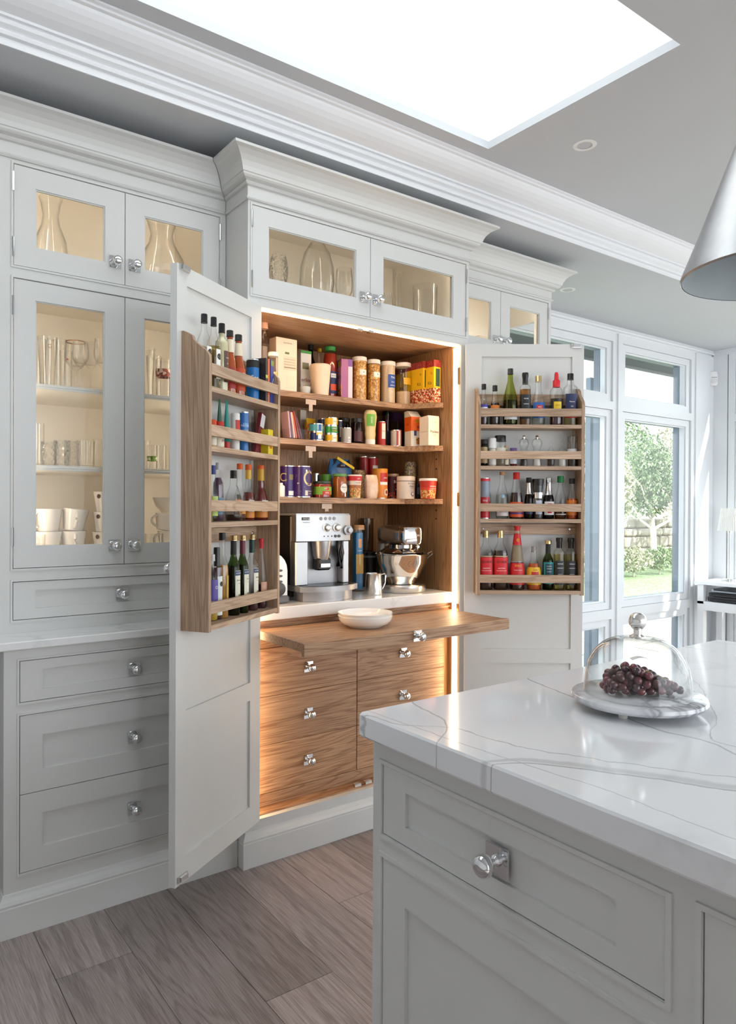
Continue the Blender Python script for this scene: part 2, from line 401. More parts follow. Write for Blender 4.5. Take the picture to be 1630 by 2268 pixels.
# upper ceiling with the opening of the roof light
sx0, sx1, sy0, sy1 = -.75, 2.172, 1.272, 2.112
b = MB(); xs = [-2.3, sx0, sx1, XR+.15]; ys = [-3.6, sy0, sy1, 2.33]
b.grid(xs, ys, lambda i, j: not (i == 1 and j == 1), 0, 1)
b.v = [(x, z, ZU+.03*y) for x, y, z in b.v]
up = struct(b.build('ceiling', CEIL))
b = MB().box(-2.3, XR+.15, 2.315, YW+.25, ZL, ZL+.27); low = struct(b.build('ceiling', CEIL))
# plaster shaft of the roof light, rising to the sky, with a glazing bar frame on top
b = MB(); b.grid([sx0-.0295, sx0, sx1, sx1+.0295], [sy0-.0295, sy0, sy1, sy1+.0295], lambda i, j: not (i == 1 and j == 1), 0, 1)
b.v = [(x, z, ZU+.0303+.97*y) for x, y, z in b.v]
sh = struct(b.build('trim_1', WHITE))
b = MB(); b.grid([sx0-.06, sx0, sx1, sx1+.06], [sy0-.06, sy0, sy1, sy1+.06], lambda i, j: not (i == 1 and j == 1), 0, 1)
b.v = [(x, z, ZU+1.002+.06*y) for x, y, z in b.v]
sk = struct(b.build('window_1', WINW))
MB().box(sx0, sx1, sy0, sy1, ZU+1.02, ZU+1.03).build('pane', WPANE, sk)
# deep cornice on the step between the two ceilings
ys_ = 2.315
prof = [(0, 2.6505), (.003, 2.6505), (.003, 2.672), (.016, 2.674), (.020, 2.682), (.016, 2.688), (.022, 2.692), (.030, 2.698), (.034, 2.706), (.030, 2.712), (.040, 2.714), (.040, 2.722), (.052, 2.727),
        (.068, 2.734), (.086, 2.745), (.102, 2.759), (.112, 2.772), (.116, 2.780), (.126, 2.783), (.126, 2.790), (.136, 2.793), (.136, 2.7995), (0, 2.7995)]
b = MB(); b.prism([(ys_-o, z) for o, z in prof], -2.2, XR, 'x'); struct(b.build('trim_2', TRIMW))

def downlight(name, label, x, y, z):
    t = thing(name, label, 'spotlight', (x, y, z), 0, 'recessed ceiling spotlights')
    MB().lathe([(.030, -.001), (.046, -.001), (.047, .0), (.046, .003), (.040, .004), (.034, .028), (.0, .03), ], 28).lathe([(0, .027), (.03, .027)], 28).build('trim_ring', WHITE, t)
    MB().lathe([(0, .016), (.022, .016), (.024, .026), (0, .026)], 20).build('lamp', plain('lamp_off', 'dcdcdc', .3), t)
downlight('downlight', 'round white recessed spotlight in the grey ceiling beyond the roof light', 2.463, 1.855, ZU)
downlight('downlight', 'round white recessed spotlight in the lower ceiling past the cabinet crown', 3.592, 2.823, ZL)

# ------------------------------------------------------------------ window wall
OUTF = plain('outer_frame_grey', '7c8792', .5)
def window_unit(name, x0, x1, plane='y'):
    """painted timber window: outer frame, three lights one above the other with sashes and panes"""
    zs = [0.02, .075, .50, .605, 2.035, 2.095, 2.535, 2.60]
    fr = MB(); fr.grid([x0, x0+.05, x1-.05, x1], [0.0, .07, .515, .585, 2.045, 2.105, 2.545, 2.605], lambda i, j: not (i == 1 and j in (1, 3, 5)), YW+.0, YW+.10)
    o = struct(fr.build(name, WINW))
    for a, c in ((.07, .515), (.585, 2.045), (2.105, 2.545)):
        s = MB().ring(x0+.052, x1-.052, a+.002, c-.002, .05, YW+.016, YW+.075).build('sash', WINW, o)
        MB().ring(x0+.103, x1-.103, a+.053, c-.053, .010, YW+.028, YW+.036).build('glazing_bead', WINW, o)
        MB().box(x0+.1, x1-.1, YW+.040, YW+.052, a+.05, c-.05).build('pane', WPANE, o)
        MB().ring(x0+.062, x1-.062, a+.012, c-.012, .042, YW+.0762, YW+.13).build('outer_frame', OUTF, o)
    return o
window_unit('window_2', 3.18, 4.635)
window_unit('window_3', 4.655, 5.70)
struct(MB().box(4.633, 4.657, YW-.012, YW+.11, 0, 2.605).build('trim_3', WINW))
# head board, blind track and pillar at the corner
b = MB(); b.prism([(YW+.1, 2.605), (YW-.004, 2.605), (YW-.006, 2.612), (YW-.03, 2.615), (YW-.034, 2.624), (YW-.02, 2.630), (YW-.02, 2.6495), (YW+.1, 2.6495)], 3.13, XR-.02, 'x'); struct(b.build('trim_4', WINW))
struct(MB().box(5.70, XR, YW-.012, YW+.12, 0, 2.605).build('wall_corner', WINW))
struct(MB().box(3.13, 3.18, YW, YW+.12, 0, 2.605).build('trim_5', WINW))
struct(MB().box(XR, XR+.12, 3.06, YW+.12, 0, ZL).build('wall_right', WINW))
def side_window(name, y0, y1):
    fr = MB(); fr.grid([y0, y0+.05, y1-.05, y1], [0., .07, .515, .585, 2.045, 2.105, 2.545, 2.605], lambda i, j: not (i == 1 and j in (1, 3, 5)), 0, .10)
    fr.v = [(XR+y, x, z) for x, y, z in fr.v]; o = struct(fr.build(name, WINW))
    for a, c in ((.07, .515), (.585, 2.045), (2.105, 2.545)):
        s = MB().ring(y0+.052, y1-.052, a+.002, c-.002, .05, .016, .075); s.v = [(XR+y, x, z) for x, y, z in s.v]; s.build('sash', WINW, o)
        MB().box(XR+.04, XR+.052, y0+.1, y1-.1, a+.05, c-.05).build('pane', WPANE, o)
side_window('window_4', 1.92, 3.05); side_window('window_5', .72, 1.90); side_window('window_6', -.5, .70); side_window('window_7', -1.7, -.52); side_window('window_8', -2.9, -1.72)
b = MB(); b.box(XR-.02, XR+.1, -3.6, 3.17, 2.605, 2.6495); struct(b.build('trim_6', WINW))
struct(MB().box(XR, XR+.12, -3.6, -2.9, 0, 2.65).build('wall_right', WHITE))
struct(MB().box(XR, XR+.15, -3.6, 2.315, 2.6496, ZU+.12).build('wall_right', WHITE))

# motion detector in the corner
t = thing('motion_detector', 'white motion detector high in the corner between the windows', 'detector', (5.945, 3.165, 2.355))
b = MB(); b.lathe([(0, 0), (.025, .003), (.033, .02), (.034, .06), (.034, .085), (.028, .118), (0, .125)], 20, sq=.25)
b.v = [(x, y*.6, z) for x, y, z in b.v]; b.rot(R_(-45)); b.build('housing', WHITE, t)
b = MB().lathe([(0, .02), (.024, .022), (.03, .04), (.024, .06), (0, .062)], 16); b.v = [(x, y*.5-.014, z) for x, y, z in b.v]; b.rot(R_(-45)); b.build('lens', plain('lens', 'e4e4e4', .3), t)
b = MB().box(-.022, .022, -.0235, -.018, .068, .072); b.rot(R_(-45)); b.build('slot', plain('slot_grey', '8a8a8a', .5), t)

# ------------------------------------------------------------------ floor lamp side: console table
cx0, cx1, cy0, cy1 = 5.60, 5.945, 1.95, 3.10
CON = plain('console_white', 'f0f1f3', .35, var=.01)
t = thing('console_table', 'white console table with an open shelf in the window corner', 'table', (5.77, 2.5, 0))
MB().box(cx0-.02, cx1, cy0, cy1+.02, .72, .745).build('table_top', CON, t, world=True)
MB().box(cx0, cx1, cy0+.02, cy1, .565, .585).build('shelf', CON, t, world=True)
MB().box(cx0, cx0+.018, cy0+.05, cy1-.05, .515, .565).build('apron', CON, t, world=True)
for yy in (cy0+.02, cy1-.05):
    for xx in (cx0, cx1-.05): MB().box(xx, xx+.05, yy, yy+.05, 0, .72).build('leg', CON, t, world=True)
MB().box(cx1-.06, cx1-.05, cy0+.07, cy1-.05, .585, .72).build('back_panel', CON, t, world=True)
def device(label, y0, y1, z0, z1, mat):
    t = thing('media_player', label, 'media player', (5.76, (y0+y1)/2, z0))
    MB().rbox(5.625, 5.88, y0, y1, z0+.004, z1, .003).build('body', mat, t, world=True)
    MB().box(5.6235, 5.625, y0+.02, y1-.02, z0+.018, z0+.03).build('display_strip', plain('display', '050505', .1), t, world=True)
    for yy in (y0+.03, y1-.05): MB().box(5.64, 5.66, yy, yy+.02, z0, z0+.004).build('foot', BLACK, t, world=True)
DEV = plain('device_black', '1b1c20', .3)
device('lower black media player on the left of the console shelf', 2.66, 3.03, .5858, .625, DEV)
device('slim black media player stacked on another on the left of the console shelf', 2.66, 3.02, .6255, .658, DEV)
device('grey flat media box lying on top of the left stack on the console shelf', 2.70, 3.0, .6585, .69, plain('device_grey', '8d9299', .3, .5))
device('black media player on the right of the console shelf', 2.26, 2.63, .5858, .645, DEV)
t = thing('table_lamp', 'slim table lamp with a pleated white shade on the console', 'lamp', (5.77, 2.93, .745))
MB().lathe([(0, 0), (.06, 0), (.06, .006), (.02, .012), (.006, .02), (0, .02)], 24).build('base', STEEL, t)
MB().tube([(0, 0, .015), (0, 0, .40)], .0045).build('pole', STEEL, t)
MB().lathe([(0, .385), (.017, .385), (.017, .42), (0, .42)], 16).build('lamp_holder', STEEL, t)
b = MB(); n = 72; vs_ = []; fs = []
for k, (r0, z) in enumerate(((.088, .405), (.062, .585), (.060, .585), (.086, .405))):
    for i in range(n): a = 2*math.pi*i/n; rr = r0*(1+.025*(1 if i % 2 else -1)); vs_.append((rr*math.cos(a), rr*math.sin(a), z))
for k in range(4):
    for i in range(n): j = (i+1) % n; k2 = (k+1) % 4; fs.append((k*n+i, k*n+j, k2*n+j, k2*n+i))
b.add(vs_, fs); b.build('shade', plain('pleated_shade', 'f4f3ee', .8, emit=(1, .97, .9), es=.0), t)
t = thing('metal_tray', 'small wire tray at the foot of the table lamp', 'tray', (5.74, 2.83, .745))
b = MB(); b.box(-.05, .05, -.12, .12, 0, .004); b.build('plate', STEEL, t)
for k in range(4): MB().tube([(-.05, -.12+.08*k, .004), (-.05, -.12+.08*k, .028)], .003, 6).build('post', STEEL, t)
MB().tube([(-.05, -.12, .026), (-.05, .12, .026)], .0025, 6).build('rail', STEEL, t)

# spider plant below the console
t = thing('potted_plant', 'spiky green plant in a pot beside the console', 'plant', (5.15, 2.05, 0))
MB().lathe([(0, 0), (.10, 0), (.135, .26), (.14, .28), (.12, .28), (.115, .24), (0, .24)], 24).build('pot', plain('plant_pot', 'c9c7c2', .6), t)
LEAF = plain('strap_leaf', '5b7a55', .5)
for k in range(16):
    a = k*2.4; L = .30+.12*random.random(); pts = []
    for q in range(7):
        u_ = q/6; pts.append((math.cos(a)*L*u_, math.sin(a)*L*u_, .24+.42*u_-.42*u_*u_*(.65+.4*random.random())))
    b = MB(); side = Vector((-math.sin(a), math.cos(a), 0)); vs_ = []; fs = []
    for q, p in enumerate(pts):
        wd = .009*(1-(q/6)**2)+.001
        vs_ += [tuple(Vector(p)-side*wd), tuple(Vector(p)+Vector((0, 0, -.003))), tuple(Vector(p)+side*wd), tuple(Vector(p)+Vector((0, 0, .002)))]
    for q in range(6):
        for m_ in range(4): fs.append((q*4+m_, q*4+(m_+1) % 4, q*4+4+(m_+1) % 4, q*4+4+m_))
    b.add(vs_, fs, True).build('leaf', LEAF, t)

# ------------------------------------------------------------------ garden
GRASS = mottle('lawn_grass', ['74895f', '83966f', '6b8259', '92a380'], 30, .9)
o = MB().box(2.0, 40, 5.2, 10.2, -.3, -.08).build('lawn', GRASS); o['kind'] = 'stuff'; tag(o, 'sunlit green lawn beyond the patio', 'lawn')
PAVE = plain('paving', 'a8a39a', .8, var=.08, scale=6)
pv = struct(MB().box(-3, 40, YW+.12, 5.2, -.3, -.11).build('ground', plain('paving_joint', '9d978b', .9)))
struct(MB().box(XR+.12, 40, -20, YW+.12, -.3, -.11).build('ground', M['paving_joint']))
for i in range(14):
    for j in range(4):
        x = 3.2+i*.62+(.2 if j % 2 else 0); y = YW+.14+j*.49
        MB().box(x, x+.6, y, y+.475, -.11, -.075+.004*((i*3+j) % 3)).build('paving_slab', PAVE, pv)
# rough stone garden wall
gw = struct(MB().box(6, 26, 10.3, 10.6, -.08, 1.08).build('wall_garden', plain('mortar', '8f887c', .95)))
STONE = plain('field_stone', 'a79f92', .9, var=.2, scale=3)
z = -.05; row = 0
while z < .95:
    h = .2+.08*((row*7) % 3)/2; x = 10.2+(row % 2)*.2
    while x < 19.6:
        L = .3+.35*random.random()
        b = MB().rbox(x, x+L-.03, 10.24-.04*random.random(), 10.34, z, z+h-.03, .03); b.build('stone', STONE, gw)
        x += L
    z += h; row += 1
def leaf_cloud(name, mat, parent, c, rad, n, size, seed):
    rnd = random.Random(seed); vs_ = []; fs = []
    for k in range(n):
        while True:
            p = Vector((rnd.uniform(-1, 1), rnd.uniform(-1, 1), rnd.uniform(-1, 1)))
            if .25 < p.length < 1: break
        p = Vector((c[0]+p.x*rad[0], c[1]+p.y*rad[1], c[2]+p.z*rad[2]))
        a = Vector((rnd.gauss(0, 1), rnd.gauss(0, 1), rnd.gauss(0, 1))).normalized(); q = a.orthogonal().normalized(); s_ = size*(.6+.8*rnd.random()); t_ = a.cross(q)
        i = len(vs_); vs_ += [tuple(p-q*s_), tuple(p+t_*s_*.45), tuple(p+q*s_), tuple(p-t_*s_*.45), tuple(p+a*s_*.12)]
        fs += [(i, i+1, i+4), (i+1, i+2, i+4), (i+2, i+3, i+4), (i+3, i, i+4), (i+3, i+2, i+1, i)]
    o = MB().add(vs_, fs).build(name, mat, parent); o['kind'] = 'stuff'; return o
LEAVES = [mottle('leaves_a', ['8f9379', 'a9a98f', '77805f', 'bdbaa2'], 8, .7), mottle('leaves_b', ['9c9880', 'b5ae97', '84836a'], 8, .7), mottle('leaves_c', ['72855e', '8b9a78', '5c7049'], 8, .7)]
BARK = plain('bark', 'cfc6b8', .9, var=.15, scale=9)
def tree(label, x, y, h, crown, seed, nl=1500):
    t = thing('garden_tree', label, 'tree', (x, y, -.077), 0, 'garden trees'); rnd = random.Random(seed)
    pts = [(0, 0, 0)]
    for k in range(1, 6): pts.append((pts[-1][0]+rnd.uniform(-.18, .18), pts[-1][1]+rnd.uniform(-.1, .1), h*k/5))
    MB().tube(pts, [.09, .075, .065, .055, .04, .02], 8).build('trunk', BARK, t)
    for k in range(5):
        s_ = pts[2+k % 3]; a = rnd.uniform(0, 6.28); L = h*.35
        MB().tube([s_, (s_[0]+math.cos(a)*L*.5, s_[1]+math.sin(a)*L*.4, s_[2]+L*.25), (s_[0]+math.cos(a)*L*.9, s_[1]+math.sin(a)*L*.7, s_[2]+L*.7)], [.04, .03, .012], 6).build('branch', BARK, t)
    leaf_cloud('foliage', LEAVES[seed % 3], t, (pts[-1][0], pts[-1][1], h*.95), crown, int(nl*1.9), .05, seed)
tree('bare-stemmed tree with several pale branches nearest the window post', 13.9, 9.55, 1.9, (.74, .45, .8), 3, 1300)
tree('tall leafy tree rising over the stone wall, middle of the wide window', 15.45, 9.6, 2.3, (.76, .4, 1.0), 5, 1900)
tree('small tree with a dark trunk at the right of the wide window', 17.0, 9.55, 1.9, (.74, .4, .8), 7, 1300)
tree('leafy tree seen through the narrow gap beside the pantry door', 12.35, 9.45, 2.2, (.74, .45, 1.2), 9, 1900)
tree('broad tree filling the gap behind the middle tree of the garden', 17.7, 11.7, 2.6, (1.08, .6, 1.5), 11, 2200)
tree('broad tree behind the bare-stemmed one, over the wall', 15.5, 11.7, 2.6, (1.05, .6, 1.5), 12, 2200)
tree('far tree at the right edge of the wide window', 19.9, 11.7, 2.6, (1.08, .6, 1.5), 13, 2000)
for k in range(7):
    t = thing('garden_shrub', ['low green shrub, %s along the lawn edge' % s_ for s_ in ('first', 'second', 'third', 'fourth', 'fifth', 'sixth', 'seventh')][k]+' from the left', 'shrub', (11.4+k*.96, 8.75, -.076), 0, 'shrubs along the wall')
    leaf_cloud('foliage', LEAVES[2 if k % 2 else 0], t, (0, 0, .35), (.46, .36, .26), 700, .045, 40+k)
    MB().tube([(0, 0, 0), (.03, 0, .3)], .02, 6).build('stem', BARK, t)
# outbuilding roof behind the wall
t = thing('garden_shed', 'low outbuilding with a grey slate roof behind the garden wall', 'outbuilding', (22.0, 14.8, -.08))
MB().box(-2.2, 2.6, -1.2, 1.2, 0, 3.3).build('wall', plain('render', 'cfc8ba', .9), t)
SLATE = plain('slate', '8b9096', .7, var=.12, scale=6)
b = MB().prism([(-1.45, 3.25), (0, 4.2), (1.45, 3.25), (1.45, 3.18), (-1.45, 3.18)], -2.35, 2.75, 'x'); rf = b.build('roof', SLATE, t)
for r in range(6):
    for c in range(15):
        y0 = -1.45+r*.24; z0 = 3.25+r*.157; xx = -2.35+c*.34+(.17 if r % 2 else 0)
        MB().add([(xx, y0, z0+.02), (xx+.33, y0, z0+.02), (xx+.33, y0+.26, z0+.18), (xx, y0+.26, z0+.18), (xx, y0, z0+.004), (xx+.33, y0, z0+.004), (xx+.33, y0+.26, z0+.164), (xx, y0+.26, z0+.164)],
                 [(0,1,2,3),(7,6,5,4),(0,4,5,1),(1,5,6,2),(2,6,7,3),(3,7,4,0)]).build('slate', SLATE, rf)
# eave over the window wall, outside
ev = struct(MB().prism([(YW+.135, 2.72), (YW+.62, 2.605), (YW+.62, 2.66), (YW+.135, 2.84)], 2.6, XR+.8, 'x').build('roof_eave', plain('eave_dark', '4a4f55', .8)))
MB().tube([(2.6, YW+.66, 2.615), (XR+.8, YW+.66, 2.615)], .03, 10).build('gutter', plain('gutter', '5b6066', .5), ev)
# glazed screen standing on the patio just outside the left window
t = thing('glazed_screen', 'dark reflective glazed screen outside the window behind the pantry door', 'screen', (5.27, 3.78, -.075))
DG = plain('dark_glazing', '2f4358', .05, var=.15, scale=2, spec=.8)
FRM = plain('screen_frame', '6d7883', .4)
MB().ring(-.15, .15, 0, 2.50, .045, 0, .05).build('frame', FRM, t)
MB().box(-.105, .105, .018, .03, .045, 2.455).build('pane', DG, t)
MB().box(.01, .025, -.004, .05, .045, 2.455).build('glazing_bar', FRM, t)
# ------------------------------------------------------------------ cabinets
CROWN = [(0, 2.442), (.006, 2.442), (.010, 2.447), (.006, 2.452), (.003, 2.456), (.003, 2.492), (.012, 2.494), (.017, 2.500), (.014, 2.506), (.020, 2.508), (.030, 2.511), (.036, 2.517), (.037, 2.523), (.041, 2.525),
         (.046, 2.540), (.054, 2.556), (.066, 2.570), (.082, 2.582), (.096, 2.587), (.098, 2.588), (.098, 2.597), (0, 2.597)]
SKIRT = [(0, 0), (.018, 0), (.018, .090), (.016, .093), (.017, .100), (.013, .110), (.006, .120), (.004, .128), (0, .130)]
LINE = plain('shadow_gap', '2c2c2c', .9)
def bead(parent, x0, x1, z0, z1, y, mat=None):
    """cock bead round an opening: a slim ring standing a little proud of the face frame"""
    return MB().ring(x0-.007, x1+.007, z0-.007, z1+.007, .0065, y-.0035, y+.012).build('bead', mat or PAINT, parent, world=True)
def hinge(parent, x, y, z, h=.062):
    b = MB().tube([(x, y-.003, z-h/2), (x, y-.003, z+h/2)], .0042, 8); return b.build('hinge', CHROME, parent, world=True)
def glazed_door(parent, x0, x1, z0, z1, g, y, kx, kz, hx, hz, pane=PANE):
    d = MB().grid([x0, g[0], g[1], x1], [z0, g[2], g[3], z1], lambda i, j: not (i == 1 and j == 1), y, y+.022).build('door', PAINT, parent, world=True)
    MB().box(g[0]-.004, g[1]+.004, y+.010, y+.014, g[2]-.004, g[3]+.004).build('pane', pane, d, world=True)
    MB().ring(g[0], g[1], g[2], g[3], .004, y+.004, y+.010).build('glazing_bead', PAINT, d, world=True)
    if kx: knob(d, kx, y, kz)
    for q in hz: hinge(d, hx, y, q)
    return d
def drawer(parent, x0, x1, z0, z1, p, y, kx, kz, mat=PAINT):
    b = MB(); b.grid([x0, p[0], p[1], x1], [z0, p[2], p[3], z1], lambda i, j: not (i == 1 and j == 1), y, y+.02)
    b.grid([p[0], p[1]], [p[2], p[3]], lambda i, j: True, y+.008, y+.019)
    d = b.build('drawer', mat, parent, world=True); knob(d, kx, y, kz); return d
def holes(xs, zs, hs):
    def f(i, j):
        cx, cz = (xs[i]+xs[i+1])/2, (zs[j]+zs[j+1])/2
        return not any(h[0] < cx < h[1] and h[2] < cz < h[3] for h in hs)
    return f
def face_frame(parent, x0, x1, z0, z1, hs, y, t=.024):
    xs = sorted({x0, x1, *[h[0] for h in hs], *[h[1] for h in hs]}); zs = sorted({z0, z1, *[h[2] for h in hs], *[h[3] for h in hs]})
    return MB().grid(xs, zs, holes(xs, zs, hs), y, y+t).build('face_frame', PAINT, parent, world=True)

def glazed_dresser(name, label, x0, x1, xl, xr, mirror=False, glass_side=False):
    """tall glazed upper unit that stands on the worktop; xl..xr is the width of the door pair"""
    Y = 2.57; G = .002; xm = (xl+xr)/2
    t = thing(name, label, 'cabinet', ((x0+x1)/2, 2.85, .906))
    face_frame(t, x0, x1, .9062, 2.597, [(xl, xr, 2.100, 2.428), (xl, xr, 1.116, 2.060), (xl, xr, .948, 1.074)], Y)
    for zz in ((2.100, 2.428), (1.116, 2.060), (.948, 1.074)): bead(t, xl, xr, zz[0], zz[1], Y)
    # carcass
    b = MB(); b.box(x0, x0+.02, Y+.024, YW-.002, .9062, 2.597)
    if not glass_side: b.box(x1-.02, x1, Y+.024, YW-.002, .9062, 2.597)
    b.build('side_panel', PAINT, t, world=True)
    if glass_side:
        sp = MB().grid([Y+.024, Y+.10, YW-.09, YW-.002], [.9062, 1.1, 2.35, 2.597], lambda i, j: not (i == 1 and j == 1), 0, 1)
        sp.v = [(x1-.02+.02*y, x, z) for x, y, z in sp.v]; s = sp.build('side_panel', PAINT, t, world=True)
        MB().box(x1-.012, x1-.008, Y+.095, YW-.085, 1.095, 2.355).build('pane', PANE, s, world=True)
    MB().box(x0+.02, x1-.02, 3.02, 3.04, 1.10, 2.597).build('back_panel', PAINT_I, t, world=True)
    MB().box(x0+.02, x1-.02, Y+.024, 3.02, 2.575, 2.59).build('top_panel', PAINT_I, t, world=True)
    MB().box(x0+.02, x1-.02, Y+.024, 3.02, 2.068, 2.092).build('divider', PAINT_I, t, world=True)
    MB().box(x0+.02, x1-.02, Y+.024, 3.02, 1.125, 1.155).build('bottom_panel', PAINT_I, t, world=True)
    b = MB(); b.box(x0+.02, x0+.026, Y+.024, 3.02, 1.155, 2.575); b.build('lining', PAINT_I, t, world=True)
    if not glass_side: MB().box(x1-.026, x1-.02, Y+.024, 3.02, 1.155, 2.575).build('lining', PAINT_I, t, world=True)
    for z in (1.733, 1.459):
        s = MB().box(x0+.026, x1-.026, Y+.05, 3.02, z-.018, z).build('shelf', PAINT_I, t, world=True)
        MB().prism([(Y+.05, z), (Y+.046, z-.001), (Y+.046, z-.006), (Y+.044, z-.008), (Y+.046, z-.011), (Y+.046, z-.017), (Y+.05, z-.018)], x0+.026, x1-.026, 'x').build('shelf_lip', PAINT, s, world=True)
    # upright lights behind the stiles
    for zz in ((1.17, 2.05), (2.11, 2.56)):
        for xx in (xl+.004, xr-.012):
            MB().box(xx, xx+.008, Y+.028, Y+.034, zz[0], zz[1]).build('led_strip', LEDC, t, world=True)
    for k, (a, c) in enumerate(((xl+G, xm-.0012), (xm+.0012, xr-G))):
        sgn = 1 if k == 0 else -1; ga, gc = a+.065, c-.068
        if k: ga, gc = a+.068, c-.065
        kx = xm-.034 if k == 0 else xm+.034; hx = xl-.001 if k == 0 else xr+.001
        glazed_door(t, a, c, 2.102, 2.426, (ga, gc, 2.168, 2.362), Y, kx, 2.176, hx, (2.16, 2.37))
        glazed_door(t, a, c, 1.118, 2.058, (ga, gc, 1.186, 1.996), Y, kx, 1.183, hx, (1.22, 1.97))
    drawer(t, xl+G, xr-G, .950, 1.072, (xl+.068, xr-.068, .984, 1.042), Y, xm-.007, 1.012)
    return t, xl, xr, xm

# --- left dresser
ld, *_ = glazed_dresser('glazed_cabinet', 'tall grey glazed cabinet full of glasses and mugs, left of the pantry', .34, 1.216, .471, 1.191)
MB().sweep([(.34, 2.57), (1.2165, 2.5698)], CROWN, m1=1.02).build('crown', PAINT, ld, world=True)
Yb = 2.430
lb = thing('base_cabinet', 'grey three-drawer base cabinet under the left worktop', 'cabinet', (.82, 2.8, 0))
face_frame(lb, .421, 1.199, .0, .8795, [(.465, 1.165, .712, .842), (.465, 1.165, .183, .673)], Yb)
bead(lb, .465, 1.165, .712, .842, Yb); bead(lb, .465, 1.165, .183, .673, Yb)
MB().box(.421, .441, Yb+.024, YW-.002, 0, .8795).build('side_panel', PAINT, lb, world=True)
MB().box(.441, 1.199, Yb+.40, Yb+.41, .02, .8795).build('back_panel', PAINT_I, lb, world=True)
drawer(lb, .467, 1.163, .714, .840, (.532, 1.098, .747, .810), Yb, .822, .774)
drawer(lb, .467, 1.163, .4275, .671, (.532, 1.098, .496, .603), Yb, .822, .543)
drawer(lb, .467, 1.163, .185, .4255, (.532, 1.098, .253, .358), Yb, .822, .300)
MB().sweep([(.421, 2.75), (.421, Yb), (1.198, Yb)], SKIRT).build('skirting', PAINT, lb, world=True)
WT = quartz('worktop_quartz', rgb('e9e9e8'), rgb('a9a8a6'), rough=.16, scale=1.1, cell=.35)
o = MB().rbox(.395, 1.2155, 2.404, 3.185, .88, .906, .003).build('worktop', WT); tag(o, 'white quartz worktop on the left base cabinet', 'worktop')
# run of cabinet carrying on to the left, set back
t = thing('side_cabinet', 'plain grey cabinet end set back at the left edge', 'cabinet', (.2, 2.85, 0))
MB().box(-.2, .339, 2.60, 3.18, 0, 2.55).build('body', PAINT, t, world=True)
MB().box(-.2, .339, 2.59, 2.60, .02, .12).build('skirting', PAINT, t, world=True)

# --- right dresser
rd, *_ = glazed_dresser('glazed_cabinet', 'grey glazed cabinet with a glass side, right of the pantry by the window', 2.337, 3.13, 2.372, 3.105, glass_side=True)
MB().sweep([(2.3368, 2.57), (3.13, 2.57), (3.13, 3.17)], CROWN, m0=1.02).build('crown', PAINT, rd, world=True)
rb = thing('base_cabinet', 'grey base cabinet under the right worktop, hidden behind the open door', 'cabinet', (2.75, 2.8, 0))
face_frame(rb, 2.355, 3.13, 0, .8795, [(2.39, 3.09, .712, .842), (2.39, 3.09, .183, .673)], Yb)
drawer(rb, 2.392, 3.088, .714, .840, (2.457, 3.023, .747, .810), Yb, 2.74, .774)
drawer(rb, 2.392, 3.088, .4275, .671, (2.457, 3.023, .496, .603), Yb, 2.74, .543)
drawer(rb, 2.392, 3.088, .185, .4255, (2.457, 3.023, .253, .358), Yb, 2.74, .300)
MB().box(3.11, 3.13, Yb+.024, 3.185, 0, .8795).build('side_panel', PAINT, rb, world=True)
o = MB().rbox(2.3365, 3.15, 2.404, 3.185, .88, .906, .003).build('worktop', WT); tag(o, 'white quartz worktop on the right base cabinet beside the window', 'worktop')

# --- pantry cupboard
Yp = 2.388; X0, X1 = 1.218, 2.335; O0, O1 = 1.262, 2.289; ZB, ZT = .163, 2.060; XM = (X0+X1)/2
P = thing('pantry_cupboard', 'tall grey larder cupboard with open doors, oak shelves and warm lighting', 'cupboard', (XM, 2.78, 0))
face_frame(P, X0, X1, 0, 2.597, [(O0, O1, ZB, ZT), (1.234, 2.316, 2.100, 2.428)], Yp)
bead(P, 1.234, 2.316, 2.100, 2.428, Yp)
MB().box(X0, X0+.018, Yp+.024, YW-.002, 0, 2.597).build('side_panel', PAINT, P, world=True)
MB().box(X1-.018, X1, Yp+.024, YW-.002, 0, 2.597).build('side_panel', PAINT, P, world=True)
MB().sweep([(X0, 2.5695), (X0, Yp), (X1, Yp), (X1, 2.5695)], CROWN, m0=1., m1=1.).build('crown', PAINT, P, world=True)
MB().sweep([(X0, 2.46), (X0, Yp), (X1, Yp), (X1, 2.46)], [(o_+.0, z_) for o_, z_ in SKIRT]).build('skirting', PAINT, P, world=True)
# glazed top cupboard
for k in range(2):
    a, c = (1.236, 1.7738) if k == 0 else (1.7762, 2.314)
    g = (1.303, 1.703, 2.168, 2.362) if k == 0 else (1.842, 2.238, 2.168, 2.362)
    glazed_door(P, a, c, 2.102, 2.426, g, Yp, 1.743 if k == 0 else 1.808, 2.178, 1.233 if k == 0 else 2.317, (2.155, 2.375))
MB().box(X0+.018, X1-.018, 2.92, 2.94, 2.10, 2.56).build('top_cupboard_back', PAINT_I, P, world=True)
MB().box(X0+.018, X1-.018, Yp+.024, 2.92, 2.545, 2.56).build('top_cupboard_ceiling', PAINT_I, P, world=True)
for xx in (X0+.018, X1-.022): MB().box(xx, xx+.004, Yp+.04, 2.92, 2.098, 2.545).build('top_cupboard_lining', PAINT_I, P, world=True)
MB().box(X0+.018, X1-.018, Yp+.024, 2.92, 2.082, 2.098).build('top_cupboard_floor', PAINT_I, P, world=True)
for xx in (2.300, 1.246): MB().box(xx, xx+.006, Yp+.03, Yp+.038, 2.12, 2.53).build('led_strip', LEDC, P, world=True)  # the left strip is added to brighten the inside of the top cupboard
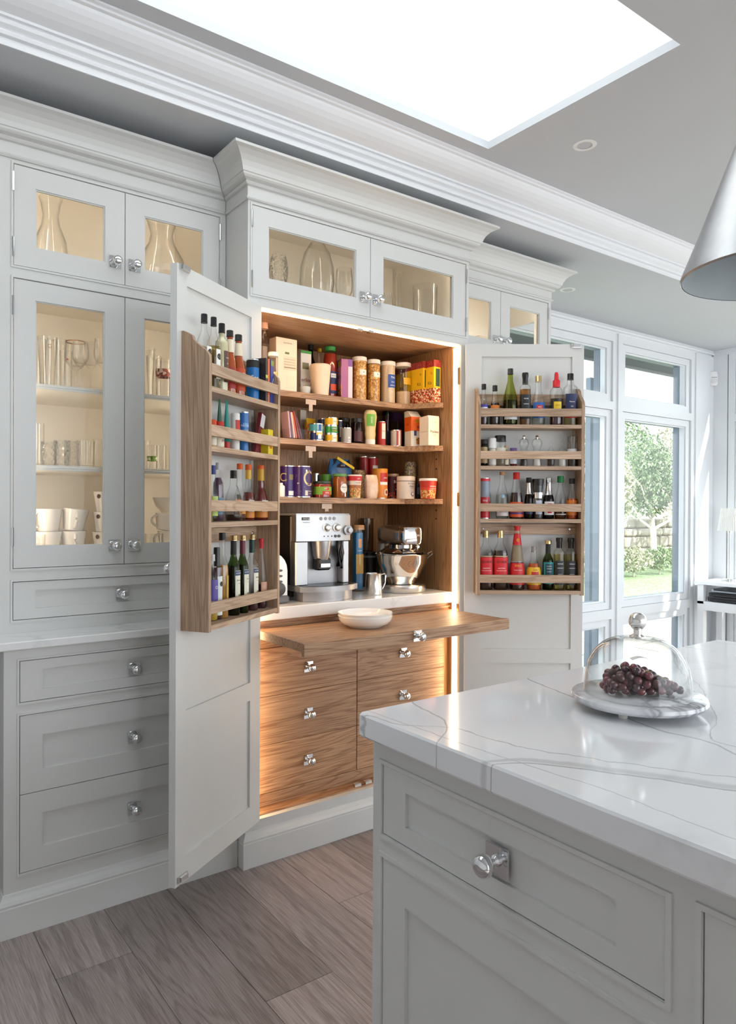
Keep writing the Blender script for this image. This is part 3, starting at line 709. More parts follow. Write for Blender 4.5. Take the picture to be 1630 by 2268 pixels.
# oak interior
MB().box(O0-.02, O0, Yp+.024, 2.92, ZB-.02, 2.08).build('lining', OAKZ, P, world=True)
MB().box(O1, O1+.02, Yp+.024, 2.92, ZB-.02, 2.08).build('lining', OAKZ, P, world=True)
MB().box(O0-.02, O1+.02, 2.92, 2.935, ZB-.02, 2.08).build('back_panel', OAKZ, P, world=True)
MB().box(O0, O1, Yp+.024, 2.92, ZT+.002, 2.08).build('top_panel', OAKX, P, world=True)
MB().box(O0, O1, Yp+.024, 2.92, ZB-.02, ZB+.006).build('floor_panel', OAKX, P, world=True)
for xx in (O0+.0, O1-.0):
    pass
for k, z in enumerate((1.812, 1.611, 1.363)):
    e = .13; yc, ye = 2.655, 2.505; pts = [(O0, 2.918), (O0, ye)]
    for q in range(1, 9): a = q/8*math.pi; pts.append((O0+e*q/8, ye+(yc-ye)*(1-math.cos(a))/2))
    for q in range(8, -1, -1): a = q/8*math.pi; pts.append((O1-e*q/8, ye+(yc-ye)*(1-math.cos(a))/2))
    pts += [(O1, 2.918)]
    MB().prism(pts, z-.024, z, 'z').build('shelf', OAKX, P, world=True)
TAPE = plain('masking_tape', 'c9b3a2', .7)
for x, z in ((1.66, 1.786), (1.66, 1.585), (1.745, 1.337)):
    MB().box(x-.026, x+.026, 2.658, 2.66, z-.022, z+.0).build('shelf_bracket', TAPE, P, world=True)
    MB().box(x-.009, x+.009, 2.659, 2.662, z-(.05 if z > 1.4 else .034), z-.022).build('shelf_bracket', TAPE, P, world=True)
HOLE = plain('peg_hole', '2a1a10', .9)
for z in (1.55, 1.505, 1.31, 1.27, 1.735):
    b = MB().lathe([(0, 0), (.004, 0), (.004, .002), (0, .002)], 8, axis='x-'); b.build('peg_hole', HOLE, P, (O1, 2.55, z), world=True)
# quartz worktop inside
IQ = quartz('pantry_quartz', rgb('eeebe6'), rgb('b2a79b'), rough=.14, scale=1.3, cell=.4)
MB().rbox(O0+.001, O1-.001, 2.437, 2.918, .888, .936, .003).build('worktop', IQ, P, world=True)
MB().box(O0, O1, 2.462, 2.475, .856, .888).build('fascia', OAKX, P, world=True)
MB().box(O0, O1, 2.452, 2.462, .868, .872).build('fascia_bead', OAKX, P, world=True)
# pull-out board
pb = MB().box(1.283, 2.272, 2.098, 2.60, .828, .858).box(1.277, 2.278, 2.080, 2.098, .816, .859)
pb = pb.build('pullout_board', OAKX, P, world=True); knob(pb, 1.775, 2.080, .838)
# drawers
MB().box(O0, O1, 2.478, 2.49, .776, .826).build('drawer_rail', OAKX, P, world=True)
for c, (a, d) in enumerate(((1.276, 1.7735), (1.7755, 2.268))):
    for r, (z0, z1) in enumerate(((.218, .4030), (.4045, .5895), (.591, .775))):
        dr = MB().rbox(a, d-.001, 2.466, 2.486, z0, z1, .0015).build('drawer', OAKX, P, world=True)
        knob(dr, 1.533 if c == 0 else 2.022, 2.466, (z0+z1)/2)
        MB().box(a+.02, d-.02, 2.486, 2.90, z0+.015, z1-.03).build('drawer_box', OAKX, dr, world=True)
MB().box(O0, O1, 2.466, 2.48, .170, .2165).build('plinth_rail', OAKX, P, world=True)
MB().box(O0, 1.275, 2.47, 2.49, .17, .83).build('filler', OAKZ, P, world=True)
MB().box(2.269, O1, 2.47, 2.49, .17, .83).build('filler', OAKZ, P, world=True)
# light strips round the opening
MB().box(O0+.002, O1-.002, 2.414, 2.432, ZT-.003, ZT+.0015).build('led_strip', LED, P, world=True)
MB().box(O1-.004, O1-.0005, 2.412, 2.434, ZB+.02, ZT-.01).build('led_strip', LED, P, world=True)
MB().box(O0+.0005, O0+.004, 2.412, 2.434, ZB+.02, ZT-.01).build('led_strip', LED, P, world=True)
# striker plates on the threshold and the head
for x in (1.745, 1.80):
    MB().box(x-.016, x+.016, Yp+.027, Yp+.045, ZB+.006, ZB+.018).build('catch', CHROME, P, world=True)
    MB().box(x-.014, x+.014, Yp+.026, Yp+.042, ZT-.012, ZT-.001).build('catch', CHROME, P, world=True)
for z, h in ((1.92, .075), (1.36, .06), (.86, .05)):
    MB().box(O1-.0025, O1-.0005, Yp+.006, Yp+.02, z-h/2, z+h/2).build('hinge_leaf', BRASS, P, world=True)

# --- the two tall doors, hinged open, with oak racks on their inner faces
T = .024
def tall_door(hx, hy, ang, s, W=.512):
    """local x runs from the hinge to the free edge, the inner face is on side s of local y"""
    o = bpy.data.objects.new('door', None)
    y0, y1 = (0, -T*s) if s > 0 else (0, T)
    lo, hi = min(y0, y1), max(y0, y1)
    zs = [ZB, .240, .625, .690, 2.000, ZT-.003]; xs = [0, .071, W-.052, W]
    b = MB(); b.grid(xs, zs, lambda i, j: not (i == 1 and j in (1, 3)), lo, hi)
    for a, c in ((.240, .625), (.690, 2.0)): b.grid([xs[1], xs[2]], [a, c], lambda i, j: True, lo+.008, hi-.008)
    d = b.build('door', PAINT, P, Vector((hx, hy, 0))-P.location, ang)
    Y = lambda a, c: (min(s*a, s*c), max(s*a, s*c))
    # rack
    r0, r1, dp = .040, W-.023, .100
    for x in (r0, r1-.014):
        prof = [(0, .942), (dp, .942), (dp, 1.770)]
        for q in range(1, 7): a = q/6*math.pi; prof.append((dp-.062*(1-math.cos(a))/2, 1.770+.07*q/6))
        prof += [(.022, 1.850), (.008, 1.856), (0, 1.856)]
        MB().prism([(s*p_, z_) for p_, z_ in prof], x, x+.014, 'x').build('rack_side', RACKZ, d)
    for z in (1.685, 1.505, 1.274, .962):
        y0, y1 = Y(.001, dp-.001); MB().box(r0+.014, r1-.014, y0, y1, z-.016, z).build('rack_shelf', RACKX, d)
    for z in (1.738, 1.553, 1.324, 1.013):
        y0, y1 = Y(dp-.014, dp-.001); MB().box(r0+.0135, r1-.0135, y0, y1, z-.017, z+.017).build('rack_rail', RACKX, d)
    for z0, z1 in ((1.78, 1.83), (1.205, 1.252)):
        y0, y1 = Y(.001, .013); br = MB().box(r0+.014, r1-.014, y0, y1, z0, z1).build('rack_batten', RACKX, d)
        for x in (r0+.04, r1-.04):
            sc = MB().lathe([(0, 0), (.006, 0), (.004, .002), (0, .002)], 10, axis='y-'); sc.v = [(a, -b_*s if s > 0 else b_, c) for a, b_, c in sc.v]
            sc.build('screw', STEEL, d, (x, s*.0135, (z0+z1)/2))
    # catches at the free corner, top and bottom
    for z in (ZT-.018, ZB+.012):
        y0, y1 = Y(.0, .012); MB().box(W-.052, W-.018, y0, y1, z, z+.014).build('catch', CHROME, d)
        y0, y1 = Y(.0, .006); MB().box(W-.058, W-.012, y0, y1, z-.002, z+.016).build('catch_plate', STEEL, d)
    k = link('knob', KNOB, None, d, (W-.034, -s*T if True else 0, 1.13), math.pi if s < 0 else 0.)
    return d
def door_frame(hx, hy, dx, dy): return math.atan2(dy, dx)
aL = math.atan2(-.5354, -.8446); aR = math.atan2(-.5985, .8011)
DL = tall_door(1.268, 2.375, aL, 1); DR = tall_door(2.284, 2.352, aR, -1, .529)
for ch in DL.children:
    if ch.name.startswith('knob'): ch.location = (.478, -T, 1.13); ch.rotation_euler = (0, 0, 0)
for ch in DR.children:
    if ch.name.startswith('knob'): ch.location = (.495, T, 1.13); ch.rotation_euler = (0, 0, math.pi)

# ------------------------------------------------------------------ island
IX0, IY1, IZ = .807, 1.118, .930
isl = thing('kitchen_island', 'grey painted kitchen island with drawers and a thick white stone top', 'island', (1.5, .35, 0))
MB().rbox(.807, 1.945, -1.2, IY1, .885, IZ, .004).build('worktop', quartz('island_quartz', rgb('f0f1f3'), rgb('8f8d8b'), veins=[
    ([(.66, .86), (.76, .815), (.800, .789), (.846, .768), (.90, .707), (.928, .663), (.962, .609), (1.018, .505), (1.15, .25)], .018, .02, .32),
    ([(.66, .85), (.755, .805), (.790, .779), (.836, .758), (.89, .697), (.918, .653), (.952, .599), (1.008, .495), (1.14, .24)], .0045, .016, .6),
    ([(.80, 1.12), (.813, 1.074), (.829, 1.001), (.884, .942), (.895, .854), (.909, .787), (.937, .728), (1.2, .3)], .003, .03, .5),
    ([(1.29, 1.13), (1.282, 1.113), (1.244, .991), (1.198, .807), (1.174, .718), (1.18, .631), (1.155, .574), (1.10, .30)], .0042, .014, .55),
    ([(1.9, 1.12), (1.62, .93), (1.57, .872), (1.412, .754), (1.331, .697), (1.20, .634), (1.19, .58), (1.0, 0.1)], .0035, .03, .5),
    ([(.83, 1.1), (.852, .711), (.864, .617), (.860, .501), (.858, .425), (.9, .1)], .0022, .012, .4),
    ([(.940, 1.12), (.927, 1.091), (.919, 1.035), (.885, .954), (.70, .85)], .0035, .012, .5)], x0=0., x1=1.2, rough=.09, scale=1.0, cell=.15), isl, world=True)
MB().rbox(1.9465, 2.14, -1.2, IY1, .8848, IZ-.0004, .003).build('worktop', M['island_quartz'], isl, world=True)
PI = PAINT
fx = .835
def turn(mb):            # slabs are drawn in the xz plane facing -y, then turned to face -x
    mb.v = [(fx+y, -x, z) for x, y, z in mb.v]; return mb
hs = [(-1.076, -.499, .706, .838), (-1.076, -.499, .10, .664), (-.452, .20, .10, .842)]
xs = sorted({-1.106, 1.1, *[h[0] for h in hs], *[h[1] for h in hs]}); zs = sorted({0., .8848, *[h[2] for h in hs], *[h[3] for h in hs]})
turn(MB().grid(xs, zs, holes(xs, zs, hs), 0, .022)).build('face_frame', PI, isl, world=True)
for h in hs: turn(MB().ring(h[0]-.008, h[1]+.008, h[2]-.008, h[3]+.008, .0075, -.004, .012)).build('bead', PI, isl, world=True)
def ifront(name, h, p, kx=None, kz=None):
    b = MB(); b.grid([h[0]+.002, p[0], p[1], h[1]-.002], [h[2]+.002, p[2], p[3], h[3]-.002], lambda i, j: not (i == 1 and j == 1), 0, .02)
    b.grid([p[0], p[1]], [p[2], p[3]], lambda i, j: True, .007, .019)
    d = turn(b).build(name, PI, isl, world=True)
    if kx is not None: knob(d, fx, -kx, kz, -math.pi/2, 1.12)
    return d
ifront('drawer', hs[0], (-1.010, -.571, .740, .803), -.783, .771)
ifront('drawer', hs[1], (-1.010, -.571, .17, .594), -.783, .40)
ifront('door', hs[2], (-.385, .13, .17, .775), .12, .7)
MB().box(.857, 2.05, -1.1, 1.106, 0, .8848).build('body', PI, isl, world=True)
MB().box(.83, .8345, -1.1, 1.108, 0, .085).build('skirting', PI, isl, world=True)

# ------------------------------------------------------------------ pendant over the island
pc = (1.93, .855)
t = thing('pendant_lamp', 'brushed metal cone pendant lamp hanging over the island', 'lamp', (pc[0], pc[1], 1.915))
prof = [(.232, 0), (.236, .004), (.232, .016), (.19, .12), (.145, .24), (.10, .36), (.06, .46), (.045, .50), (.045, .55), (.03, .56), (.0, .56)]
inn = [(r-.006 if r > .01 else 0, z-.004 if i > 2 else z) for i, (r, z) in enumerate(prof)]
MB().lathe(prof, 48).build('shade', plain('pendant_metal', (.36, .36, .37), .36, 1., var=.04, scale=30), t)
MB().lathe([(.231, .001), (.227, .016), (.185, .118), (.14, .238), (.095, .356), (.055, .44), (0, .45)], 48).build('shade_lining', plain('pendant_inside', '9aa3a6', .45), t)
MB().tube([(0, 0, .55), (0, 0, .885)], .006).build('rod', STEEL, t)
MB().lathe([(0, .36), (.02, .36), (.03, .32), (.03, .29), (.018, .26), (0, .255)][::-1], 20).build('bulb', plain('bulb_off', 'f0efe8', .3), t)
# ------------------------------------------------------------------ builders for the things on shelves
FL, FR = R_(32.37), R_(-36.76)
C = lambda h, r=.45, **k: plain('c_%s_%d' % (h, int(r*100)), h, r, **k)
TK, TW = C('1d1d1d', .6), C('f6f4ee', .6)
GOLD = plain('gold_foil', (.72, .56, .28), .28, 1., var=.05)
SILV = plain('silver_foil', (.75, .75, .76), .22, 1., var=.04)
OLIVE = glass('olive_glass', (.62, .66, .25), 1.4)
DKGREEN = glass('dark_green_glass', (.25, .33, .12), 1.4)
SMOKE = glass('smoke_glass', (.35, .33, .30), 1.4)
PLASTIC = glass('clear_plastic', (.93, .93, .92), 1.3, .08)
def liquid(name, c, rough=.08):
    return plain('liquid_'+name, c, rough, var=.05, coat=.3)
LQ = dict(black=liquid('black', '120c0a'), soy=liquid('soy', '2a120b'), red=liquid('red', '6e1a10'), amber=liquid('amber', 'a9772b'), oil=liquid('oil', 'c3a23f'), pale=liquid('pale', 'd9d0a8'), orange=liquid('orange', 'b5501d'),
          clear=glass('liquid_clear', (.90, .92, .88), 1.25), wine=liquid('wine', '3a1420'), green=liquid('green', '3d4412'), tom=liquid('tomato', '9c2a17'), plum=liquid('plum', '4b2f4a'), straw=glass('liquid_straw', (.86, .80, .50), 1.25), tea=glass('liquid_tea', (.75, .50, .25), 1.25))
SHAPE = dict(
 oil=[(0,0),(.9,0),(1,.02),(1,.60),(.93,.66),(.58,.74),(.41,.79),(.36,.95)],
 wine=[(0,0),(.92,0),(1,.02),(1,.56),(.92,.62),(.60,.69),(.43,.75),(.40,.97)],
 sauce=[(0,0),(.9,0),(1,.03),(1,.45),(.88,.54),(.62,.63),(.50,.77),(.46,.93)],
 bulb=[(0,0),(.9,0),(1,.03),(1,.34),(.92,.42),(.64,.53),(.50,.58),(.55,.64),(.46,.70),(.43,.93)],
 cone=[(0,0),(.95,0),(1,.02),(1,.32),(.42,.88),(.36,.94)],
 syrup=[(0,0),(.82,0),(.95,.05),(1,.24),(.93,.44),(.62,.62),(.44,.70),(.38,.90)],
 round=[(0,0),(.9,0),(1,.04),(1,.40),(.93,.50),(.62,.66),(.38,.78),(.34,.93)],
 squat=[(0,0),(.9,0),(1,.04),(1,.66),(.92,.74),(.58,.80),(.48,.84),(.46,.95)],
 squeeze=[(0,0),(.9,0),(1,.04),(1,.58),(.94,.66),(.62,.72),(.50,.73),(0,.735)],
 tall=[(0,0),(.95,0),(1,.02),(1,.70),(.95,.74),(.55,.78),(.46,.82),(.44,.95)],
 jar=[(0,0),(.93,0),(1,.03),(1,.76),(.93,.83),(.88,.86),(.88,.96)],
 straight=[(0,0),(.97,0),(1,.02),(1,.96)],
 taper=[(0,0),(.76,0),(.78,.02),(.98,.92),(1,.96)])
def rat(prof, z):
    for (r0, z0), (r1, z1) in zip(prof, prof[1:]):
        if z0 <= z <= z1 and z1 > z0: return r0+(r1-r0)*(z-z0)/(z1-z0)
    return prof[-1][0]
def band(prof, R, H, z0, z1, off=.0007, half=None, seg=24, sq=0., ang=0.):
    """label wrapped on the body: a full ring, or a patch of +-half degrees round the front"""
    zs = sorted({z0, z1, *[z for r, z in prof if z0 < z < z1]})
    b = MB()
    if half is None:
        b.lathe([((rat(prof, z))*R+off, z*H) for z in zs], seg, sq=sq); return b
    n = 10; vs_ = []; fs = []
    for z in zs:
        for k in range(n+1):
            a = R_(-half+2*half*k/n+ang); r = rat(prof, z)*R+off; ca, sa = math.cos(a-math.pi/2), math.sin(a-math.pi/2); kk = 1.
            if sq: kk = (abs(ca)**(2+sq*6)+abs(sa)**(2+sq*6))**(-1/(2+sq*6))
            vs_.append((r*kk*ca, r*kk*sa, z*H))
    m = n+1
    for i in range(len(zs)-1):
        for k in range(n): fs.append((i*m+k, i*m+k+1, i*m+m+k+1, i*m+m+k))
    return b.add(vs_, fs, True)
RAD = {}
def B(label, pos, R, H, rz, kind, gl, liq=None, fill=.8, cap=None, labs=(), txt=(), sq=0., name='bottle', cat='bottle', grp=None, seg=24, tilt=None):
    t = thing(name, label, cat, pos, rz, grp); pr = SHAPE[kind]; RAD[t.name] = R
    if tilt: t.rotation_euler = (tilt[0], tilt[1], rz)
    MB().lathe([(r*R, z*H) for r, z in pr], seg, sq=sq).build('body', gl, t)
    if liq:
        zs = [(r, z) for r, z in pr if z < fill]; zs.append((rat(pr, fill), fill))
        lp = [(max(0, r*R-.0012) if r > 0 else 0, .0015+z*H*.995) for r, z in zs]+[(0, .0015+fill*H*.995)]
        MB().lathe(lp, seg, sq=sq).build('liquid' if name == 'bottle' else 'contents', LQ[liq] if isinstance(liq, str) else liq, t)
    if cap:
        cm, z0, rf = cap[:3]; r = rf*R; h = H*(1-z0); zz = z0*H; ck = cap[3] if len(cap) > 3 else 'screw'
        if ck == 'screw': p_ = [(0, 0), (r, 0), (r, h*.15), (r*.97, h*.18), (r*.97, h*.9), (r*.9, h), (0, h)]
        elif ck == 'flare': p_ = [(0, 0), (r*.86, 0), (r*.84, h*.5), (r, h*.72), (r, h*.95), (r*.9, h), (0, h)]
        elif ck == 'nozzle': p_ = [(0, 0), (r, 0), (r, h*.42), (r*.9, h*.46), (r*.62, h*.5), (r*.55, h*.85), (r*.4, h), (0, h)]
        elif ck == 'ball': p_ = [(0, 0), (r*.5, 0), (r*.45, h*.3), (r, h*.6), (r*.8, h*.9), (0, h)]
        elif ck == 'mill': p_ = [(0, 0), (r*.72, 0), (r*.74, h*.1), (r, h*.92), (r*.97, h), (0, h)]
        MB().lathe([(a, zz+b_) for a, b_ in p_], seg).build('cap' if name == 'bottle' else 'lid', cm, t)
    for lb_ in labs:
        z0, z1, lm = lb_[:3]; half = lb_[3] if len(lb_) > 3 else None; off = lb_[4] if len(lb_) > 4 else .0007
        band(pr, R, H, z0, z1, off, half, seg, sq).build('label', lm, t)
    for tx in txt:
        s_, z, size, tm = tx[:4]; sx = tx[4] if len(tx) > 4 else 1.; an = tx[5] if len(tx) > 5 else 0.
        rr = rat(pr, z)*R*(1.0 if not sq else 1.0)+.0018
        if sq: text_flat(s_, size, tm, t, (0, -rr-.0004, z*H), sx)
        else: text_round(s_, size, tm, t, rr, z*H, R_(an), sx)
    return t
def TIN(label, pos, R, H, rz, mat, bands=(), txt=(), rim=None, name='tin', cat='tin', grp=None, lid=None):
    t = thing(name, label, cat, pos, rz, grp); pr = [(0, 0), (1, 0), (1, 1)]; RAD[t.name] = R
    MB().lathe([(0, 0), (R*.98, 0), (R*.985, H*.02), (R*.985, H*.97), (R*.9, H*.975), (0, H*.97)], 26).build('body', mat, t)
    rm = rim or SILV
    for zz in (.001, H-.003): MB().lathe([(R*.95, zz-.001), (R, zz-.001), (R*1.005, zz+.001), (R, zz+.003), (R*.95, zz+.003)], 26).build('rim', rm, t)
    if lid: MB().lathe([(0, H*(1-lid[1])), (R*1.01, H*(1-lid[1])), (R*1.01, H), (R*.97, H+.001), (0, H+.001)], 26).build('lid', lid[0], t)
    for bd in bands: band([(.985, 0), (.985, 1)], R, H, bd[0], bd[1], bd[4] if len(bd) > 4 else .0006, bd[3] if len(bd) > 3 else None, 26).build('label', bd[2], t)
    for tx in txt: text_round(tx[0], tx[2], tx[3], t, R*.985+.0016, tx[1]*H, R_(tx[5] if len(tx) > 5 else 0), tx[4] if len(tx) > 4 else 1.)
    return t
def BOX(label, pos, w_, d_, h_, rz, mat, patch=(), txt=(), name='food_box', cat='box', grp=None, tilt=None, top=None):
    """carton: local -y is its front; patches are (face, a0, a1, z0, z1, material), a and z as fractions"""
    t = thing(name, label, cat, pos, rz, grp)
    if tilt: t.rotation_euler = (tilt[0], tilt[1], rz)
    MB().rbox(-w_/2, w_/2, -d_/2, d_/2, 0, h_, .0012).build('carton', mat, t)
    if top: MB().prism([(y_, z_*h_) for y_, z_ in top], -w_/2, w_/2, 'x').build('flap', mat, t)
    for f_, a0, a1, z0, z1, pm in patch:
        e = .0006; b = MB()
        if f_ == 'f': b.box(-w_/2+a0*w_, -w_/2+a1*w_, -d_/2-e, -d_/2+e, z0*h_, z1*h_)
        elif f_ == 'l': b.box(-w_/2-e, -w_/2+e, -d_/2+a0*d_, -d_/2+a1*d_, z0*h_, z1*h_)
        elif f_ == 'r': b.box(w_/2-e, w_/2+e, -d_/2+a0*d_, -d_/2+a1*d_, z0*h_, z1*h_)
        elif f_ == 't': b.box(-w_/2+a0*w_, -w_/2+a1*w_, -d_/2+z0*d_, -d_/2+z1*d_, h_-e, h_+e)
        b.build('print', pm, t)
    for tx in txt:
        s_, a, z, size, tm = tx[:5]; sx = tx[5] if len(tx) > 5 else 1.; face = tx[6] if len(tx) > 6 else 'f'; tl = tx[7] if len(tx) > 7 else 0.
        if face == 'f': text_flat(s_, size, tm, t, (-w_/2+a*w_, -d_/2-.0016, z*h_), sx, tilt=tl)
        else: text_flat(s_, size, tm, t, (-w_/2-.0016, -d_/2+a*d_, z*h_), sx, -math.pi/2, tilt=tl)
    return t
def BAG(label, pos, w_, d_, h_, rz, mat, seed=1, patch=None, top=.35, txt=(), name='food_bag', cat='bag', contents=None, tie=None, grp=None):
    t = thing(name, label, cat, pos, rz, grp); rnd = random.Random(seed); seg, nr = 20, 9
    def blob(sc, zmax):
        vs_ = []; fs = []
        for k in range(nr+1):
            u_ = k/nr*zmax; fw = (min(1, .8+u_*1.2) if u_ < .2 else 1) if u_ < 1-top else 1-.15*(u_-1+top)/top; fd = min(1, .75+u_*1.4)*(1 if u_ < 1-top else max(.06, 1-(u_-1+top)/top*.95))
            for i in range(seg):
                a = 2*math.pi*i/seg; j = 1+rnd.uniform(-.05, .05); ca, sa = math.cos(a), math.sin(a); kk = (abs(ca)**3+abs(sa)**3)**(-1/3)
                vs_.append((w_/2*fw*ca*kk*j*sc, d_/2*fd*sa*kk*j*sc, u_*h_+(rnd.uniform(-.01, .01)*h_ if 0 < k < nr else 0)))
        for k in range(nr):
            for i in range(seg): fs.append((k*seg+i, k*seg+(i+1) % seg, (k+1)*seg+(i+1) % seg, (k+1)*seg+i))
        fs += [tuple(range(seg-1, -1, -1)), tuple(range(nr*seg, (nr+1)*seg))]
        return MB().add(vs_, fs, True)
    blob(1, 1).build('bag', mat, t)
    if contents: blob(.93, contents[1]).build('contents', contents[0], t)
    if patch:
        b = blob(1.015, 1); k0, k1 = round(patch[1]*nr), round(patch[2]*nr)
        b.f = [f for f in b.f if len(f) == 4 and k0*seg <= min(f) and max(f) < (k1+1)*seg]; b.sm = [True]*len(b.f); b.build('print', patch[0], t)
    if tie:
        b = MB().box(-w_*.42, w_*.42, -.005, .005, -.006, .006); ca, sa = math.cos(-.42), math.sin(-.42)
        b.v = [(x*ca-z*sa+w_*.22, y-d_*.16, x*sa+z*ca+h_*.90) for x, y, z in b.v]; b.build('clip', tie, t)
    for tx in txt: text_flat(tx[0], tx[2], tx[3], t, (0, -d_/2-.0042, tx[1]*h_), tx[4] if len(tx) > 4 else 1.)
    return t
GSHAPE = dict(
 pint=[(0,0),(.72,0),(.74,.02),(.80,.3),(.90,.6),(1,1)],
 tumbler=[(0,0),(.88,0),(.92,.03),(.96,.4),(1,1)],
 straight=[(0,0),(.97,0),(1,.02),(1,1)],
 wine=[(0,0),(.72,0),(.70,.012),(.12,.03),(.07,.06),(.07,.44),(.14,.48),(.60,.54),(.92,.64),(1,.74),(.94,.88),(.86,1)],
 flute=[(0,0),(.8,0),(.78,.012),(.14,.03),(.1,.06),(.1,.36),(.3,.42),(.8,.55),(1,.72),(.92,1)],
 vase=[(0,0),(.55,0),(.62,.03),(.9,.2),(1,.36),(.86,.56),(.52,.72),(.44,.82),(.56,.95),(.66,1)],
 decanter=[(0,0),(.9,0),(1,.04),(.98,.22),(.66,.40),(.30,.52),(.20,.62),(.19,.92),(.26,1)],
 globe=[(0,0),(.45,0),(.45,.02),(.24,.05),(.26,.11),(.52,.2),(.84,.33),(1,.53),(.95,.71),(.75,.87),(.46,.97),(.36,1)],
 crystal=[(0,0),(.62,0),(.64,.03),(.54,.25),(.62,.42),(.92,.60),(1,.76),(.86,.93),(.72,1)],
 bowl=[(0,0),(.5,0),(.62,.06),(.95,.5),(1,.7),(.8,.92),(.74,1)],
 wide=[(0,0),(.9,0),(.95,.03),(.94,.3),(1,1)])
def GL(label, pos, R, H, rz, kind, name='drinking_glass', cat='glass', grp=None, mat=None, th=.0022, seg=28, deco=None, txt=()):
    t = thing(name, label, cat, pos, rz, grp); pr = [(r*R, z*H) for r, z in GSHAPE[kind]]
    k = 2 if kind not in ('wine', 'flute') else 7
    inner = [(max(.0005, r-th), z+(.004 if i < k+1 else 0)) for i, (r, z) in enumerate(pr) if i >= k]
    full = pr+inner[::-1]+[(0, inner[0][1])]
    MB().lathe(full, seg).build('glass_body', mat or FINE, t)
    if deco: MB().lathe([(rat(GSHAPE[kind], deco[0])*R+.0005, deco[0]*H), (rat(GSHAPE[kind], deco[1])*R+.0005, deco[1]*H)], seg).build('rim_band', deco[2], t)
    for tx in txt: text_round(tx[0], tx[2], tx[3], t, rat(GSHAPE[kind], tx[1])*R+.001, tx[1]*H)
    return t
CHINA = plain('white_china', 'ece4da', .18, coat=.3, var=.01)
def MUG(label, pos, R, H, rz, tilt=None, ang=180., grp=None, mat=None, name='mug', flip=False):
    t = thing(name, label, 'mug', pos, rz, grp)
    pr = [(0, 0), (R*.74, 0), (R*.76, .003), (R*.86, H*.45), (R, H), (R-.003, H), (R*.86-.004, H*.45), (R*.72, .006), (0, .006)]
    if flip: pr = [(r, H-z) for r, z in pr]
    if tilt: t.rotation_euler = (tilt[0], tilt[1], rz)
    MB().lathe(pr, 28).build('cup', mat or CHINA, t)
    a = R_(ang); pts = []
    for k in range(9):
        u_ = -1.35+2.7*k/8; rr = R*.86+R*.55*math.cos(u_)-.004; pts.append((rr*math.cos(a), rr*math.sin(a), H*.52+H*.34*math.sin(u_)))
    MB().tube(pts, .0052, 8).build('handle', mat or CHINA, t)
    return t
# ------------------------------------------------------------------ left door rack, top row
g_ = 'bottles and packets in the left door rack'
EMB = C('2a2a26', .5)
def emblem(t, r, z, R_e=.010, mat=None, ang=0.):
    """small round printed seal on the front of a round body"""
    b = MB(); vs_ = [(r*math.sin(ang), -r*math.cos(ang), z)]; n = 18
    for k in range(n):
        a = 2*math.pi*k/n; q = ang+R_e*math.cos(a)/r; vs_.append((r*math.sin(q), -r*math.cos(q), z+R_e*math.sin(a)))
    b.add(vs_, [(0, 1+k, 1+(k+1) % n) for k in range(n)]); return b.build('emblem', mat or EMB, t)
t = B('tallest clear vinegar bottle with round black seal, first at free end of left door rack', (0.9240, 2.1025, 1.6853), 0.0219, 0.2302, FL, 'oil', GLASS, 'straw', .5, (BLACK, .88, .47), [(.16, .56, TW, 34)], grp=g_); emblem(t, RAD[t.name]+.0012, .112)
t = B('clear vinegar bottle with a round black seal, second, top row, left door rack', (0.9682, 2.1305, 1.6853), 0.0210, 0.2334, FL, 'oil', GLASS, 'straw', .6, (BLACK, .88, .47), [(.16, .56, TW, 34)], grp=g_); emblem(t, RAD[t.name]+.0012, .108)
B('pale gold oil bottle with a black cap and brown printed label, left door rack', (1.0078, 2.1556, 1.6853), 0.0214, 0.2246, FL, 'tall', GLASS, 'pale', .93, (BLACK, .86, .5), [(.15, .60, C('5d4034'), 36)], [('OLIVE', .5, .006, TW), ('OIL', .42, .006, TW), ('EXTRA', .34, .005, TW)], grp=g_)
B('dressing bottle with a red band and cream neck label, left door rack', (1.0488, 2.1816, 1.6853), 0.0211, 0.2133, FL, 'sauce', GLASS, 'orange', .9, (BLACK, .90, .55), [(.10, .42, C('a32a22')), (.28, .36, C('efe0b4'), 60, .0011), (.66, .86, C('e8dcc0'))], [('HONEY', .33, .006, TK)], grp=g_)
B('orange dressing bottle with an orange label and cream neck band, left door rack', (1.0939, 2.2102, 1.6853), 0.0230, 0.2112, FL, 'sauce', GLASS, 'orange', .92, (BLACK, .90, .55), [(.10, .46, C('c4481f')), (.24, .33, C('efe0b4'), 60, .0011), (.66, .86, C('e8dcc0'))], [('GINGER', .38, .006, TW), ('DRESSING', .29, .0045, TK)], grp=g_)
TIN('blue canister with a black top band and white script, leaning, top row, left door rack', (1.1745, 2.2613, 1.6853), 0.0223, 0.1466, FL, C('1d6fb4', .3), [(.80, .97, TK)], [('Sea', .55, .022, TW, 1, -40), ('SALT', .34, .009, TW, 1, -40)], name='canister', cat='canister', grp=g_)
BOX('black and orange stock carton, top row, left door rack', (1.2116, 2.2682, 1.6853), .026, .05, 0.1555, FL, C('2a2220'), [('r', 0, 1, 0, 1, C('d9603a')), ('f', .55, 1, 0, 1, C('e0703f')), ('f', .0, .5, .55, .62, C('c9d23a')), ('f', .62, .95, .05, .18, TW)], grp=g_)
BOX('dark blue carton with white script beside the hinge end of the left door rack', (1.2483, 2.2772, 1.6853), .022, .022, 0.1573, FL, C('2b3d92', .4), [('f', .1, .9, .86, .98, C('8fa348'))], [('Quinoa', .5, .5, .012, TW, .8, 'f', 1.2)], grp=g_)
